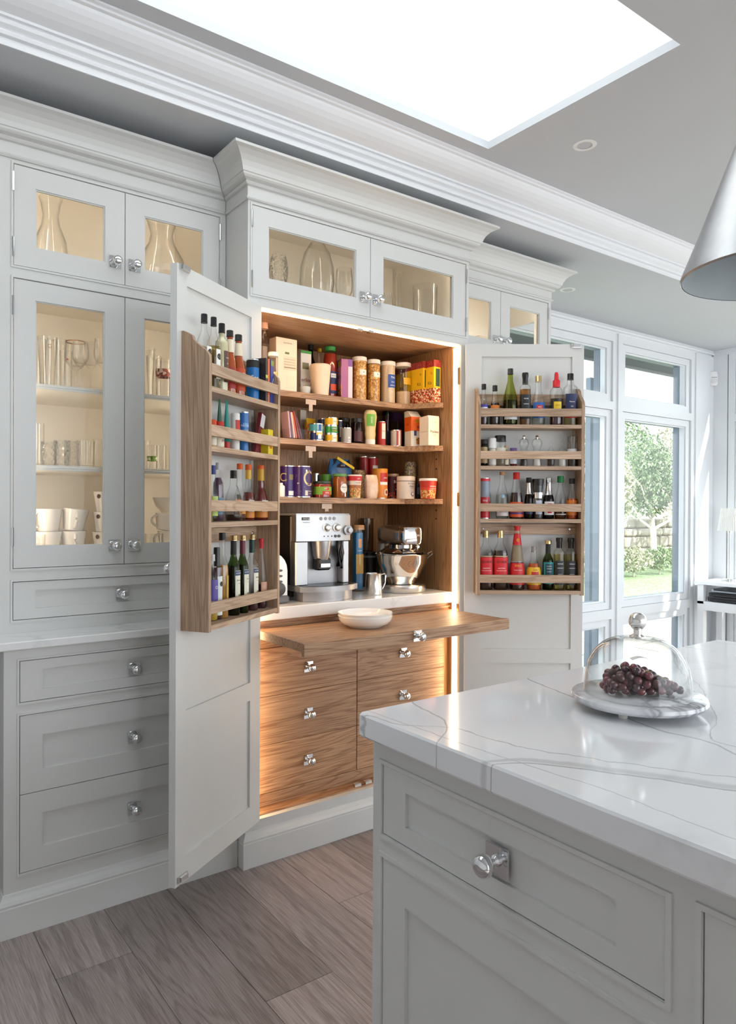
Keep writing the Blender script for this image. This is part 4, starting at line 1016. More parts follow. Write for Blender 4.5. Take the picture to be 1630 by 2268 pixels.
# left door rack, second row
B('small jar with an orange lid at free end of second row, left door rack', (0.9631, 2.1273, 1.5053), 0.0135, 0.0895, FL, 'jar', GLASS, C('d9b26a'), .75, (C('e0562a'), .80, 1.0), [(.1, .65, C('efe6cf'))], name='jar', cat='jar', grp=g_)
B('jar with a red lid and cream label, second row, left door rack', (0.9958, 2.1480, 1.5053), 0.0165, 0.0882, FL, 'jar', GLASS, C('d9b98a'), .75, (C('c23227'), .82, 1.0), [(.08, .65, C('efe6cf'))], [('JAM', .3, .010, C('a3242a'))], name='jar', cat='jar', grp=g_)
def TUBE(label, pos, R, H, rz, mat, cap, lab, grp=None):
    t = thing('squeeze_tube', label, 'tube', pos, rz, grp); n = 16; vs_ = []; fs = []; rows = 7
    for k in range(rows+1):
        u_ = k/rows; fx_ = 1-.62*u_; fy_ = 1-.93*u_
        for i in range(n): a = 2*math.pi*i/n; vs_.append((R*fx_*math.cos(a), R*fy_*math.sin(a), H*(.16+.84*u_)))
    for k in range(rows):
        for i in range(n): fs.append((k*n+i, k*n+(i+1) % n, (k+1)*n+(i+1) % n, (k+1)*n+i))
    fs += [tuple(range(n-1, -1, -1)), tuple(range(rows*n, rows*n+n))]
    MB().add(vs_, fs, True).build('tube', mat, t)
    MB().lathe([(0, 0), (R*.8, 0), (R*.85, H*.02), (R*.85, H*.16), (R*.6, H*.165), (0, H*.165)], n).build('cap', cap, t)
    vs_ = []
    for u_ in (.12, .26):
        for i in range(n): a = 2*math.pi*i/n; vs_.append((R*(1-.62*u_)*1.02*math.cos(a), R*(1-.93*u_)*1.03*math.sin(a), H*(.16+.84*u_)))
    MB().add(vs_, [(i, (i+1) % n, n+(i+1) % n, n+i) for i in range(n)], True).build('label', lab, t)
    return t
TUBE('dark green pointed paste tube standing on its cap, second row, left door rack', (0.9978, 2.1492, 1.5053), 0.0131, 0.1607, FL, C('1f5a41', .35), C('c03028'), C('b8302a'), g_)
TUBE('teal pointed paste tube standing on its cap, second row, left door rack', (1.0338, 2.1721, 1.5053), 0.0133, 0.1682, FL, C('1f8f83', .35), C('c03028'), C('c23a34'), g_)
B('white pot with red squares and a white lid, second row, left door rack', (1.0784, 2.2004, 1.5053), 0.0150, 0.1262, FL, 'straight', C('f1efe9', .4), None, 1, (C('f6f4f0', .4), .86, 1.03), [(.50, .82, C('cf2e26'), 55)], name='seasoning_pot', cat='pot', grp=g_)
TIN('bright blue baking canister, second row, left door rack', (1.1247, 2.2297, 1.5053), 0.0160, 0.1375, FL, C('2b74bd', .3), [(.62, .72, C('6aa6dd'), 70)], [('Bicarbonate', .66, .0095, TW, .8, -32), ('of SODA', .54, .007, TW, 1, -32)], name='canister', cat='canister', grp=g_)
BOX('maroon and white sachet leaning to the right, second row, left door rack', (1.1914, 2.2720, 1.5053), .030, .016, 0.1537, FL, C('7e2630'), [('f', .06, .94, .66, .97, C('eeebee'))], name='sachet', cat='packet', grp=g_, tilt=(0, R_(17)))
TIN('small dark blue tin behind the yellow box, second row, left door rack', (1.2277, 2.3140, 1.5053), 0.0108, 0.1196, FL, C('23397f', .3), grp=g_)
BOX('small yellow carton at hinge end of second row, left door rack', (1.2380, 2.2755, 1.5053), .034, .032, 0.0893, FL, C('f0d62c', .4), [('f', .25, .75, .25, .6, C('e07a1f'))], [('cubes', .5, .7, .009, C('b7261f'))], grp=g_)
# left door rack, third row
B('clear bottle with a dark blue cap at free end of third row, left door rack', (0.9663, 2.1293, 1.2743), 0.0163, 0.1771, FL, 'sauce', GLASS, 'straw', .45, (C('24367c', .35), .84, .6), [(.10, .45, C('b9cf6a'), 60)], grp=g_)
B('tall bottle of plum liquid with a silver cap, third row, left door rack', (0.9924, 2.1458, 1.2743), 0.0165, 0.1875, FL, 'oil', GLASS, 'plum', .74, (C('b9bcc0', .3), .88, .5), [(.12, .40, C('5f86a0'))], grp=g_)
t = B('round maple syrup flask with a black cap and orange label, third row, left door rack', (1.0701, 2.1951, 1.2743), 0.0285, 0.1675, FL, 'syrup', GLASS, 'soy', .12, (BLACK, .84, .40), [(.28, .44, C('e08358'), 42), (.42, .52, C('3a3a32'), 32)], [('Maple', .36, .008, TW)], grp=g_)
MB().tube([(.009, -.004, .118), (.020, -.004, .112), (.021, -.004, .096), (.0165, -.004, .088)], .0022, 6).build('handle', GLASS, t)
B('clear cordial bottle with an orange cap, third row, left door rack', (1.1038, 2.2164, 1.2743), 0.0195, 0.1923, FL, 'bulb', GLASS, 'tea', .3, (C('e2662a'), .90, .55), [(.12, .34, C('e8a24a'), 60)], grp=g_)
B('brown cordial bottle with an orange cap and printed neck, third row, left door rack', (1.1512, 2.2465, 1.2743), 0.0207, 0.1925, FL, 'bulb', GLASS, 'red', .5, (C('e2662a'), .90, .55), [(.74, .90, C('e0b23a')), (.16, .36, C('f1ede6'), 55), (.05, .16, C('d8842a'))], [('grenadine', .26, .006, C('6a2a6a'))], grp=g_)
B('red sauce bottle with gold foil neck at hinge end of third row, left door rack', (1.2237, 2.2924, 1.2743), 0.0251, 0.1943, FL, 'bulb', GLASS, 'red', .72, (C('e2662a'), .93, .5), [(.72, .93, C('d9a62e')), (.16, .36, C('f1ede6'), 50), (.05, .16, C('d8842a'))], [('grenadine', .26, .006, C('6a2a6a'))], grp=g_)
# left door rack, bottom row
B('clear bottle with a purple label at free end of bottom row, left door rack', (0.9657, 2.1289, 0.9623), 0.0176, 0.2082, FL, 'oil', GLASS, 'oil', .12, (C('c9c9c9', .3), .9, .5), [(.16, .62, C('5a4a9c'), 70), (.16, .30, C('f2f0ea'), 60, .0011)], [('Oil', .5, .014, TW)], grp=g_)
t = B('dark vinegar bottle with long black cap and white seal label, bottom row, left rack', (0.9874, 2.1426, 0.9623), 0.0171, 0.2291, FL, 'tall', GLASS, 'wine', .72, (BLACK, .74, .62), [(.06, .60, C('e6ece8'), 50)], grp=g_); emblem(t, RAD[t.name]+.0014, .113, .008)
B('tall amber oil bottle with a black cap, bottom row, left door rack', (1.0139, 2.1594, 0.9623), 0.0208, 0.2750, FL, 'wine', GLASS, 'amber', .62, (BLACK, .91, .54), [(.14, .5, C('c9a03a'), 16)], grp=g_)
for (lab_, a_, neck, gl_, lq_, tx_) in (
 ('dark bottle with gold cap, black neck and cream label, bottom row, left door rack', [(1.0717, 2.1961, 0.9623), 0.0221, 0.2639, FL][0:4], TK, DKGREEN, 'black', 'Balsamico'),
 ('green bottle with a gold cap and burgundy neck, bottom row, left door rack', [(1.1202, 2.2269, 0.9623), 0.0211, 0.2627, FL][0:4], C('6a1f33'), DKGREEN, 'green', 'Rosso'),
 ('clear bottle with gold cap, dark green neck and cream label, bottom row, left rack', [(1.1736, 2.2607, 0.9623), 0.0216, 0.2629, FL][0:4], C('123a34'), GLASS, 'wine', 'Basilico')):
    t = B(lab_, *a_, 'wine', gl_, lq_, .62 if gl_ is not GLASS else .2, (GOLD, .935, .56), [(.76, .93, neck), (.14, .56, C('e9e6d2'), 42), (.50, .555, C('243a6a'), 42, .0011)], [('ACENTINO', .527, .0068, TW, .9), (tx_, .44, .0065, TK, .9), ('Dressing', .40, .0035, TK)], grp=g_)
    emblem(t, a_[1]+.0016, .065, .0055, C('9a8a52'))
B('slim sauce bottle with red cap and pinkish label, hinge end of bottom row, left rack', (1.2283, 2.2954, 0.9623), 0.0199, 0.2462, FL, 'round', GLASS, 'wine', .34, (C('c8202c', .4), .86, .46, 'flare'), [(.17, .38, C('d8a58a'), 60)], grp=g_)

# ------------------------------------------------------------------ right door rack, top row
g_ = 'bottles and jars in the right door rack'
B('small clear bottle with blue-edged white label, first on top row of right door rack', (2.3159, 2.2707, 1.6853), 0.0180, 0.1836, FR, 'sauce', GLASS, 'wine', .5, (BLACK, .87, .58), [(.20, .50, C('ece9f2'), 70), (.44, .50, C('4b4aa8'), 70, .0011)], grp=g_)
B('small soy bottle with a black cap and orange label, second, top row, right door rack', (2.3552, 2.2414, 1.6853), 0.0218, 0.1778, FR, 'sauce', GLASS, 'soy', .56, (BLACK, .86, .52), [(.22, .50, C('d87a2a'), 65)], [('Soy', .36, .009, TK)], grp=g_)
B('tall olive green vinegar bottle with dark contents, top row, right door rack', (2.4094, 2.2009, 1.6853), 0.0320, 0.2518, FR, 'round', OLIVE, 'black', .44, (C('2b2626', .35), .90, .40), [(.10, .15, C('e6e6ea'), 60)], grp=g_)
B('square-shouldered bottle with a tall black cap and black label, right door rack', (2.4621, 2.1615, 1.6853), 0.0228, 0.2342, FR, 'tall', GLASS, 'tea', .68, (BLACK, .78, .62, 'flare'), [(.12, .58, C('20242a'), 60)], [('ROSE', .50, .008, TW), ('HARISSA', .40, .006, TW)], sq=.25, grp=g_)
t = B('clear flask with a gold cap and blue and red label, right door rack', (2.5085, 2.1269, 1.6853), 0.0303, 0.2204, FR, 'syrup', GLASS, 'clear', .4, (GOLD, .88, .48), [(.14, .46, C('2d62a8'), 62), (.18, .40, C('c9362c'), 26, .0011)], [('RICE', .36, .007, TW), ('VINEGAR', .22, .006, TW)], grp=g_)
B('clear squeezy syrup bottle with a red nozzle and yellow stripe label, right door rack', (2.5723, 2.0792, 1.6853), 0.0284, 0.2367, FR, 'squeeze', GLASS, 'wine', .16, (C('d8202a', .4), .72, .56, 'nozzle'), [(.20, .50, C('22201c'), 66), (.30, .44, C('e8c52a'), 34, .0011)], [('SYRUP', .37, .007, C('b02020'))], grp=g_)
B('clear peanut oil bottle with navy label at free end of top row, right door rack', (2.6219, 2.0422, 1.6853), 0.0284, 0.2310, FR, 'tall', GLASS, 'straw', .2, (BLACK, .88, .5), [(.18, .60, C('1e2a52'), 54), (.30, .22, C('c42a2a'), 54, .0011), (.14, .22, C('c42a2a'), 54, .0012)], [('Peanut', .45, .0085, TW), ('Oil', .36, .0085, TW)], sq=.22, grp=g_)
# right door rack, second row
B('dark spice jar with a tan label, first, second row, right door rack', (2.3167, 2.2701, 1.5053), 0.0190, 0.1182, FR, 'jar', SMOKE, 'black', .75, (C('2a2424'), .84, .98), [(.12, .72, C('b49a70'), 50)], name='jar', cat='jar', grp=g_)
B('spice jar with a tall white lid, second row, right door rack', (2.3482, 2.2466, 1.5053), 0.0190, 0.1244, FR, 'jar', GLASS, C('ded6c6'), .62, (C('f4f2ee', .35), .64, 1.04), [(.05, .55, C('efece4'))], name='jar', cat='jar', grp=g_)
B('wider spice jar with a black lid behind the white-lidded one, right door rack', (2.3753, 2.2263, 1.5053), 0.0247, 0.1365, FR, 'jar', GLASS, C('6a6048'), .5, (BLACK, .80, 1.02), [(.28, .60, C('d9d3c4'))], name='jar', cat='jar', grp=g_)
B('tiny bottle with a cork stopper and cream label, second row, right door rack', (2.3946, 2.2119, 1.5053), 0.0133, 0.0927, FR, 'squat', GLASS, 'straw', .6, (C('c9a878', .8), .80, .52), [(.08, .60, C('e8dcc0'))], [('salt', .34, .006, TK)], grp=g_)
B('tiny jar with a purple lid, second row, right door rack', (2.4218, 2.1916, 1.5053), 0.0152, 0.0819, FR, 'jar', GLASS, 'red', .7, (C('6a4a8a'), .80, 1.0), [(.14, .66, C('d6dcea'))], name='jar', cat='jar', grp=g_)
def MILL(label, pos, R, H, rz, fill_m):
    t = thing('glass_mill', label, 'grinder', pos, rz, g_); f = R/.024
    pr = [(0, 0), (.75, 0), (.8, .03), (.62, .30), (.66, .38), (1.0, .44), (.95, .48), (.55, .54), (.78, .64), (.92, .74), (.7, .86), (.3, .9), (.1, .91), (0, .91)]
    MB().lathe([(r*R, z*H) for r, z in pr], 28).build('body', GLASS, t)
    MB().lathe([(0, .015*H), (R*.66, .02*H), (R*.52, .27*H), (0, .27*H)], 20).build('contents', fill_m, t)
    MB().lathe([(0, .85*H), (R*.22, .86*H), (R*.34, .93*H), (R*.20, .99*H), (0, H)], 16).build('finial', CHROME, t)
SALT, PEPPER = plain('salt', 'e9e6e0', .9, var=.06, scale=300), mottle('peppercorn', ['2a211b', '4a3a2d', '19140f'], 380)
MILL('crown-topped glass pepper mill with a silver ball, left one of the pair, right door rack', (2.4585, 2.1642, 1.5053), 0.0237, 0.1389, FR, PEPPER)
MILL('crown-topped glass salt mill with a silver ball, right one of the pair, right door rack', (2.5048, 2.1296, 1.5053), 0.0256, 0.1392, FR, SALT)
def CRUET(label, pos, R, H, rz, fill_m):
    t = thing('glass_shaker', label, 'shaker', pos, rz, g_)
    MB().lathe([(0, 0), (.9*R, 0), (R, .05*H), (1.0*R, .42*H), (.90*R, .58*H), (.62*R, .70*H), (.20*R, .78*H), (.16*R, .84*H), (.30*R, .92*H), (.16*R, .99*H), (0, H)], 24).build('body', GLASS, t)
    MB().lathe([(0, .01*H), (.8*R, .012*H), (.82*R, .36*H), (0, .36*H)], 20).build('contents', fill_m, t)
CRUET('small domed glass shaker of pepper, right door rack', (2.5544, 2.0926, 1.5053), 0.0180, 0.1115, FR, PEPPER)
CRUET('small domed glass shaker of salt, right door rack', (2.5943, 2.0627, 1.5053), 0.0190, 0.1158, FR, SALT)
t = B('clear glass grinder with a white band at free end of second row, right door rack', (2.6312, 2.0352, 1.5053), 0.0209, 0.1399, FR, 'straight', GLASS, PEPPER, .34, (GLASS, .58, 1.0, 'ball'), [(.38, .56, C('e9e9ee'))], name='grinder', cat='grinder', grp=g_)
# right door rack, third row
t = TIN('red tin topped with crumpled clear plastic, first, third row, right door rack', (2.3207, 2.2672, 1.2743), 0.0237, 0.1795, FR, C('c8202a', .3), [(.53, .92, C('8f98a6')), (.93, .985, C('d8303a'), None, .001)], [('FINE', .44, .012, TW, .9), ('SEA SALT', .30, .006, TW)], grp=g_)
b = MB(); rnd = random.Random(4); n = 18; vs_ = []
for k, (r, z) in enumerate(((.016, .118), (.021, .110), (.025, .095), (.023, .075), (.019, .07))):
    for i in range(n): a = 2*math.pi*i/n; rr = r*(1+rnd.uniform(-.12, .12)); vs_.append((.010+rr*math.cos(a)*.75, rr*math.sin(a)-.004, z+rnd.uniform(-.004, .004)))
b.add(vs_, [(k*n+i, k*n+(i+1) % n, (k+1)*n+(i+1) % n, (k+1)*n+i) for k in range(4) for i in range(n)], True); b.build('plastic_wrap', PLASTIC, t)
t = B('clear spirit bottle with a cork stopper and round emblem, right door rack', (2.3827, 2.2209, 1.2743), 0.0275, 0.2079, FR, 'round', GLASS, 'clear', .5, (C('b98a64', .7), .93, .44), [(.06, .32, C('d9d4d2'), 66), (.22, .30, C('8a2f3a'), 66, .0011)], [('BLANCO', .15, .008, C('23305a'))], grp=g_); emblem(t, RAD[t.name]*.72, .100, .0085, C('9fc0dd'))
B('dark soy sauce bottle with a red cap and orange label, right door rack', (2.4330, 2.1832, 1.2743), 0.0304, 0.2052, FR, 'cone', GLASS, 'soy', .56, (C('c42a22', .4), .85, .50), [(.04, .36, C('d9531f')), (.10, .14, C('4b2a78'), None, .0011), (.22, .32, C('e9c22a'), 40, .0011)], [('Amoy', .27, .010, C('b02a1a')), ('DARK', .18, .008, TW)], grp=g_)
B('narrow dark bottle with black cap and silver neck, left of the grinder, right door rack', (2.4771, 2.1504, 1.2743), 0.0190, 0.1824, FR, 'sauce', SMOKE, 'soy', .62, (BLACK, .88, .66), [(.60, .87, SILV), (.12, .38, C('2b2f55'), 60)], grp=g_)
B('pepper grinder with a flared black top and steel collar, right door rack', (2.5098, 2.1259, 1.2743), 0.0228, 0.1766, FR, 'straight', GLASS, PEPPER, .30, (BLACK, .66, 1.15, 'mill'), [(.52, .66, SILV), (.12, .46, C('c7cfdc'), 34)], name='grinder', cat='grinder', grp=g_)
B('dark fish sauce bottle with a silver cap and red and white label, right door rack', (2.5474, 2.0978, 1.2743), 0.0237, 0.1829, FR, 'sauce', SMOKE, 'black', .6, (SILV, .87, .56), [(.58, .86, SILV), (.10, .42, C('eceaea'), 62), (.14, .38, C('c8202c'), 22, .0011)], [('squid', .3, .007, TK, 1, -32)], grp=g_)
B('clear bottle with a bright green cap, right door rack', (2.5889, 2.0668, 1.2743), 0.0247, 0.1901, FR, 'round', GLASS, 'tea', .30, (C('1d7a42', .35), .85, .58), [(.10, .12, C('d8d8d0'), 66)], grp=g_)
B('small black-capped bottle with orange label at free end of third row, right door rack', (2.6297, 2.0363, 1.2743), 0.0228, 0.1793, FR, 'sauce', GLASS, 'orange', .5, (BLACK, .87, .58), [(.10, .46, C('de7a20'))], [('Bitters', .3, .008, TK)], grp=g_)
# right door rack, bottom row
for lab_, a_ in (('nearly empty rice wine bottle with red label, first on bottom row of right door rack', [(2.3255, 2.2636, 0.9623), 0.0294, 0.2598, FR]), ('dark-filled rice wine bottle with red label, second on bottom row of right door rack', [(2.3776, 2.2246, 0.9623), 0.0304, 0.2601, FR])):
    k_ = a_[0][0] < 2.36
    B(lab_, *a_, 'oil', GLASS, 'soy', .12 if 'nearly' in lab_ else .66, (GOLD, .88, .46), [(.20, .55, C('d4242c'), 70), (.56, .575, C('c9a878'), 70)], [('绍兴米酒', .47, .0115, TK, 1), ('SHAOHSING', .365, .0062, TW, .9), ('RICE COOKING WINE', .325, .0046, TW, .9), ('750ml', .24, .005, TW)], sq=.25, grp=g_)
t = B('tall conical oyster sauce bottle with a red cap and panda label, right door rack', (2.4367, 2.1805, 0.9623), 0.0320, 0.2805, FR, 'cone', GLASS, 'soy', .10, (C('d1222a', .4), .925, .46, 'flare'), [(.08, .42, C('cf232b')), (.70, .88, C('d1222a')), (.45, .69, C('8a7a62'))], [('李锦记', .375, .011, C('e9b62a')), ('PANDA BRAND', .31, .0055, TW), ('OYSTER', .17, .008, TW), ('●', .775, .018, C('e9a62a')), ('李锦记', .775, .006, C('c02020'))], grp=g_)
emblem(t, t.children[0].dimensions.x/2+.0016, .052, .0075, TW)
B('squat amber vinegar bottle with a yellow label, right door rack', (2.4961, 2.1361, 0.9623), 0.0320, 0.1909, FR, 'syrup', GLASS, 'orange', .6, (C('8f8a86', .3), .86, .36), [(.12, .52, C('e6b926')), (.30, .42, C('c4312a'), 30, .0011)], [('CIDER', .46, .008, C('a32020')), ('APPLE', .2, .010, TK)], grp=g_)
B('small dark bottle with a gold cap and teal label, right door rack', (2.5465, 2.0985, 0.9623), 0.0237, 0.2172, FR, 'wine', DKGREEN, 'green', .60, (GOLD, .93, .62), [(.74, .93, TK), (.12, .56, C('1f8f95'), 62), (.20, .53, C('17454f'), 42, .0011)], [('SEASONED', .48, .0048, TW), ('VINEGAR', .43, .0055, TW), ('of Modena', .37, .0045, TW)], grp=g_)
for lab_, a_ in (('clear square bottle with black label, second from free end, bottom row', [(2.5856, 2.0693, 0.9623), 0.0228, 0.2295, FR]), ('clear square bottle with black label, last at free end, bottom row', [(2.6272, 2.0382, 0.9623), 0.0237, 0.2287, FR])):
    B(lab_+', right door rack', *a_, 'tall', GLASS, 'straw', .68, (BLACK, .80, .62, 'flare'), [(.10, .56, C('23272c'), 52)], [('MANGO', .5, .0065, TW), ('HABANERO', .42, .0052, TW), ('DRESSING', .3, .0048, TW)], sq=.25, grp=g_)

# ------------------------------------------------------------------ pantry top shelf
g_ = 'food packets on the pantry shelves'
t = B('tall clear container with a pink lid at the far left of top pantry shelf', (1.3986, 2.6000, 1.8123), 0.0155, 0.2567, 0, 'straight', PLASTIC, C('8a7a72'), .6, (C('d8a890'), .88, 1.12), [(.08, .16, TW)], name='food_container', cat='container', grp=g_)
B('small clear tub with a white lid in front of the cream carton, top pantry shelf', (1.4401, 2.6000, 1.8123), 0.0211, 0.1368, 0, 'straight', PLASTIC, C('e0c87a'), .4, (TW, .88, 1.06), name='food_container', cat='container', grp=g_)
BOX('tall cream carton with printed instructions on the left of top pantry shelf', (1.5456, 2.7000, 1.8123), .105, .055, 0.2233, R_(3), C('f2e2cc', .5), [('f', .36, .95, .40, .66, C('e8d6bc')), ('f', .38, .93, .44, .46, C('b5a48c')), ('f', .38, .93, .50, .51, C('b5a48c')), ('f', .38, .93, .55, .56, C('b5a48c')), ('f', .38, .93, .60, .61, C('b5a48c')), ('f', .5, .92, .05, .30, C('ecdcc4')), ('f', .42, .62, .70, .74, C('6a7a3a'))], [('food kitchen', .55, .91, .0085, C('6a5a4a'))], name='carton', cat='box', grp=g_)
BOX('white packet with a green top edge and red swoosh, behind the cream carton', (1.6957, 2.7800, 1.8123), .055, .045, 0.2048, 0, C('e2e2de', .4), [('f', 0, 1, .94, 1, C('3f9a3f')), ('f', .15, .75, .60, .74, C('7d7d5c')), ('f', .0, .8, .10, .19, C('c02a30'))], [('erlite', .5, .36, .024, C('8a2a30'))], name='packet', cat='packet', grp=g_)
B('small clear plastic tub at the front of top pantry shelf beside the cream carton', (1.6502, 2.6900, 1.8123), 0.0274, 0.0486, 0, 'taper', PLASTIC, C('dfe3e6'), .6, name='food_tub', cat='tub', grp=g_)
B('dark wine bottle standing behind the beige pot on top pantry shelf', (1.7585, 2.8200, 1.8123), 0.0248, 0.2653, 0, 'wine', SMOKE, 'black', .9, (C('101412'), .86, .5), name='bottle', grp=g_)
B('clear glass bottle with a yellow top behind the tomato jar on top pantry shelf', (1.8307, 2.8600, 1.8123), 0.0232, 0.2594, 0, 'syrup', GLASS, None, 0, (C('d8b53a'), .90, .45), name='bottle', grp=g_)
B('beige tapered pot with a beige lid on top pantry shelf', (1.7331, 2.7000, 1.8123), 0.0439, 0.1384, 0, 'taper', C('ecd6bd', .5), None, 1, (C('efdac2', .5), .86, 1.02), name='food_tub', cat='tub', grp=g_, sq=.15)
B('tomato passata jar with a green lid and dark blue label on top pantry shelf', (1.8252, 2.7600, 1.8123), 0.0309, 0.2391, 0, 'jar', GLASS, 'tom', .86, (C('2f9a4a', .35), .92, .82), [(.10, .52, C('1d2a5a')), (.16, .28, C('d9502a'), 28, .0011), (.40, .48, C('e9ece9'), 26, .0011)], [('passata', .44, .008, C('1d2a5a'))], name='jar', cat='jar', grp=g_)
BOX('pink and purple quinoa carton on top pantry shelf', (1.8846, 2.7300, 1.8123), .055, .055, 0.1821, R_(-12), C('b06a9a', .4), [('f', .62, 1, 0, .82, C('e6dbe6')), ('f', .62, 1, .82, 1, C('8a5aa8')), ('l', 0, 1, .0, .36, mottle('seeds_print', ['5a2f2a', 'c08a5a', '7a3a3a', 'd9b07a'], 150)), ('l', 0, 1, .36, .8, C('c892b6')), ('l', .2, .7, .82, .95, C('9aa84a'))], [('QUINOA', .5, .55, .020, TK, .75, 'l')], grp=g_)
PASTA = mottle('pasta_shells', ['c98f3e', 'dba95a', 'b67a2c', 'e6bd78'], 150, .6); PENNE = mottle('pasta_quills', ['c58a3a', 'd9a552', 'a9702a', 'e2b86e'], 160, .6)
B('tall clear jar of pasta shells with a white lid on top pantry shelf', (1.9578, 2.7150, 1.8123), 0.0334, 0.2013, 0, 'straight', GLASS, PASTA, .90, (C('f3ece2', .4), .90, 1.05), [(.58, .70, C('f0ece6'), 34)], [('•', .64, .02, TK)], name='storage_jar', cat='jar', grp=g_)
B('clear jar of pasta quills beside the pasta shells on top pantry shelf', (2.0387, 2.7150, 1.8123), 0.0317, 0.1989, 0, 'straight', GLASS, PENNE, .88, (C('f3ece2', .4), .90, 1.05), [(.58, .70, C('f0ece6'), 34)], [('•', .64, .02, TK)], name='storage_jar', cat='jar', grp=g_)
B('clear jar of rice with a blue label on top pantry shelf', (2.1208, 2.7100, 1.8123), 0.0354, 0.1998, 0, 'straight', GLASS, plain('rice', 'd8c3a6', .9, var=.1, scale=250), .90, (C('f3ece2', .4), .90, 1.05), [(.37, .68, C('1f52a8'), 36)], [('Tilda', .61, .013, TW, 1, 4), ('PURE', .50, .008, TW, 1, 4), ('BASMATI', .42, .0075, TW, 1, 4)], name='storage_jar', cat='jar', grp=g_)
B('clear jar a third full of sugar with a small yellow label on top pantry shelf', (2.1985, 2.6900, 1.8123), 0.0368, 0.1997, 0, 'straight', GLASS, plain('brown_sugar', 'd3b48e', .9, var=.08, scale=250), .30, (C('f3ece2', .4), .90, 1.05), [(.47, .63, C('e9b21f'), 34)], name='storage_jar', cat='jar', grp=g_)
FOOD = mottle('fajita_print', ['a3341c', 'd9642a', '7a2a1a', 'e8c89a', 'c9471f', 'efe2c8'], 170, .5); TILES = mottle('roof_tile_print', ['9c2f2a', '7a201d', 'b8463c'], 260, .5)
for k, (lab_, a_) in enumerate((('yellow dinner kit carton, leftmost of three by the right wall of top pantry shelf', [(2.2849, 2.7260, 1.8123), 0.0332, 0.2557, 0]), ('yellow dinner kit carton, middle of three by the right wall of top pantry shelf', [(2.2468, 2.5750, 1.8123), 0.0361, 0.2278, 0]), ('yellow dinner kit carton, rightmost of three against the right wall of top pantry shelf', [(2.2713, 2.5170, 1.8123), 0.0273, 0.2171, 0]))):
    p_, r_, h_, z_ = a_; h_ = .196
    BOX(lab_, (min(p_[0], 2.2635), p_[1]+.072, p_[2]), .042, .14, h_, 0, C('f0c318', .4), [('f', 0, 1, .84, 1, TILES), ('f', .25, .85, .38, .80, C('2f4a44')), ('f', 0, 1, 0, .34, FOOD), ('l', 0, 1, .84, 1, TILES), ('l', 0, 1, 0, .34, FOOD), ('l', 0, .3, .40, .80, C('f0c318')), ('t', 0, 1, 0, 1, TILES)], [('Kit', .20, .46, .022, TK, 1, 'l'), ('o', .12, .70, .022, C('8a2a1a'), 1, 'l')], grp=g_)

# ------------------------------------------------------------------ pantry second shelf
t = B('clear plastic tray holding upright packets at the left of second pantry shelf', (1.5938, 2.6850, 1.6113), 0.0562, 0.0417, 0, 'straight', PLASTIC, name='plastic_tray', cat='tray', grp=g_, sq=.5)
for k, (u_, c_, a_, h_) in enumerate((((-.036), 'c7a3b0', 6, .112), (-.025, '6b4a78', 7, .112), (-.016, 'e2c4b8', 9, .11), (-.004, 'e0671c', 11, .112), (.008, '8a2f2c', 14, .118), (.022, '6a2622', 17, .10))):
    lb_ = ['pale pink slim packet standing first', 'purple slim packet standing second', 'cream slim packet standing third', 'bright orange slim packet standing fourth', 'dark red noodle packet standing fifth', 'brown-red spice packet leaning last'][k]
    p_ = t.location
    BOX(lb_+' in the clear tray, second pantry shelf', (p_.x+u_, p_.y+.004*((k % 2)), p_.z+.003), .0075, .06, h_, 0, C(c_, .4), [('f', .1, .9, .1, .9, C(c_, .3))], name='packet', cat='packet', grp=g_, tilt=(0, -R_(a_)))
BOX('small grey and cream box at the back beside the tray of packets, second pantry shelf', (1.7178, 2.8300, 1.6113), .032, .03, 0.1505, 0, C('b9b2a6', .5), [('f', .5, 1, .1, .6, C('8aa0b8'))], grp=g_)
BAG('yellow packet folded open behind the tins on second pantry shelf', (1.7349, 2.7800, 1.6113), .062, .035, 0.1101, R_(10), C('e2b023', .35), 3, (mottle('snack_print', ['d9822a', 'e9b24a', 'c05a1f'], 90), .1, .75), grp=g_)
def stack(n_, pos, R, rz, rows):
    z = pos[2]
    for lb_, h_, m_, bands, tx in rows:
        TIN(lb_, (pos[0], pos[1], z), R, h_, rz, m_, bands, tx, grp='fish and vegetable tins'); z += h_+.0005
NV, TL_, YL, GN = C('22346e', .3), C('4f9fa8', .3), C('e8b52a', .3), C('3f9a48', .3)
p_ = [(1.7036, 2.6850, 1.6113), 0.0316, 0.0808, 0]
stack(2, p_[0], p_[1], 0, (('navy and yellow fish tin under the teal tin on second pantry shelf', .037, NV, [(.62, .95, YL, 30), (.2, .8, TW, 16)], [('TUNA', .4, .010, TW, 1, 45)]), ('teal fish tin on top of the navy one, second pantry shelf', .037, TL_, [(.2, .85, C('d9dcd2'), 20), (.1, .9, C('2e5c96'), 14, .0011)], [('tuna', .5, .009, TW, 1, 40)])))
p_ = [(1.7817, 2.6850, 1.6113), 0.0301, 0.1086, 0]
stack(3, p_[0], p_[1], 0, (('yellow sweetcorn tin at the bottom of the stack of three on second pantry shelf', .034, YL, [(.15, .85, C('f1ead8'), 22)], [('corn', .5, .010, C('3a5a2a'))]), ('green sweetcorn tin in the middle of the stack of three on second pantry shelf', .036, GN, [(.3, .75, C('2b7a36'), 40)], [('SWEET', .62, .009, TW), ('CORN', .35, .009, C('f0d23a'))]), ('yellow sweetcorn tin on top of the stack of three on second pantry shelf', .036, YL, [(.15, .85, C('f1ead8'), 18)], [('corn', .5, .010, C('3a5a2a'))])))
TIN('navy tin standing behind the left tins on second pantry shelf', (1.7963, 2.7700, 1.6113), 0.0267, 0.1118, 0, NV, [(.3, .7, TW, 30)], grp='fish and vegetable tins')
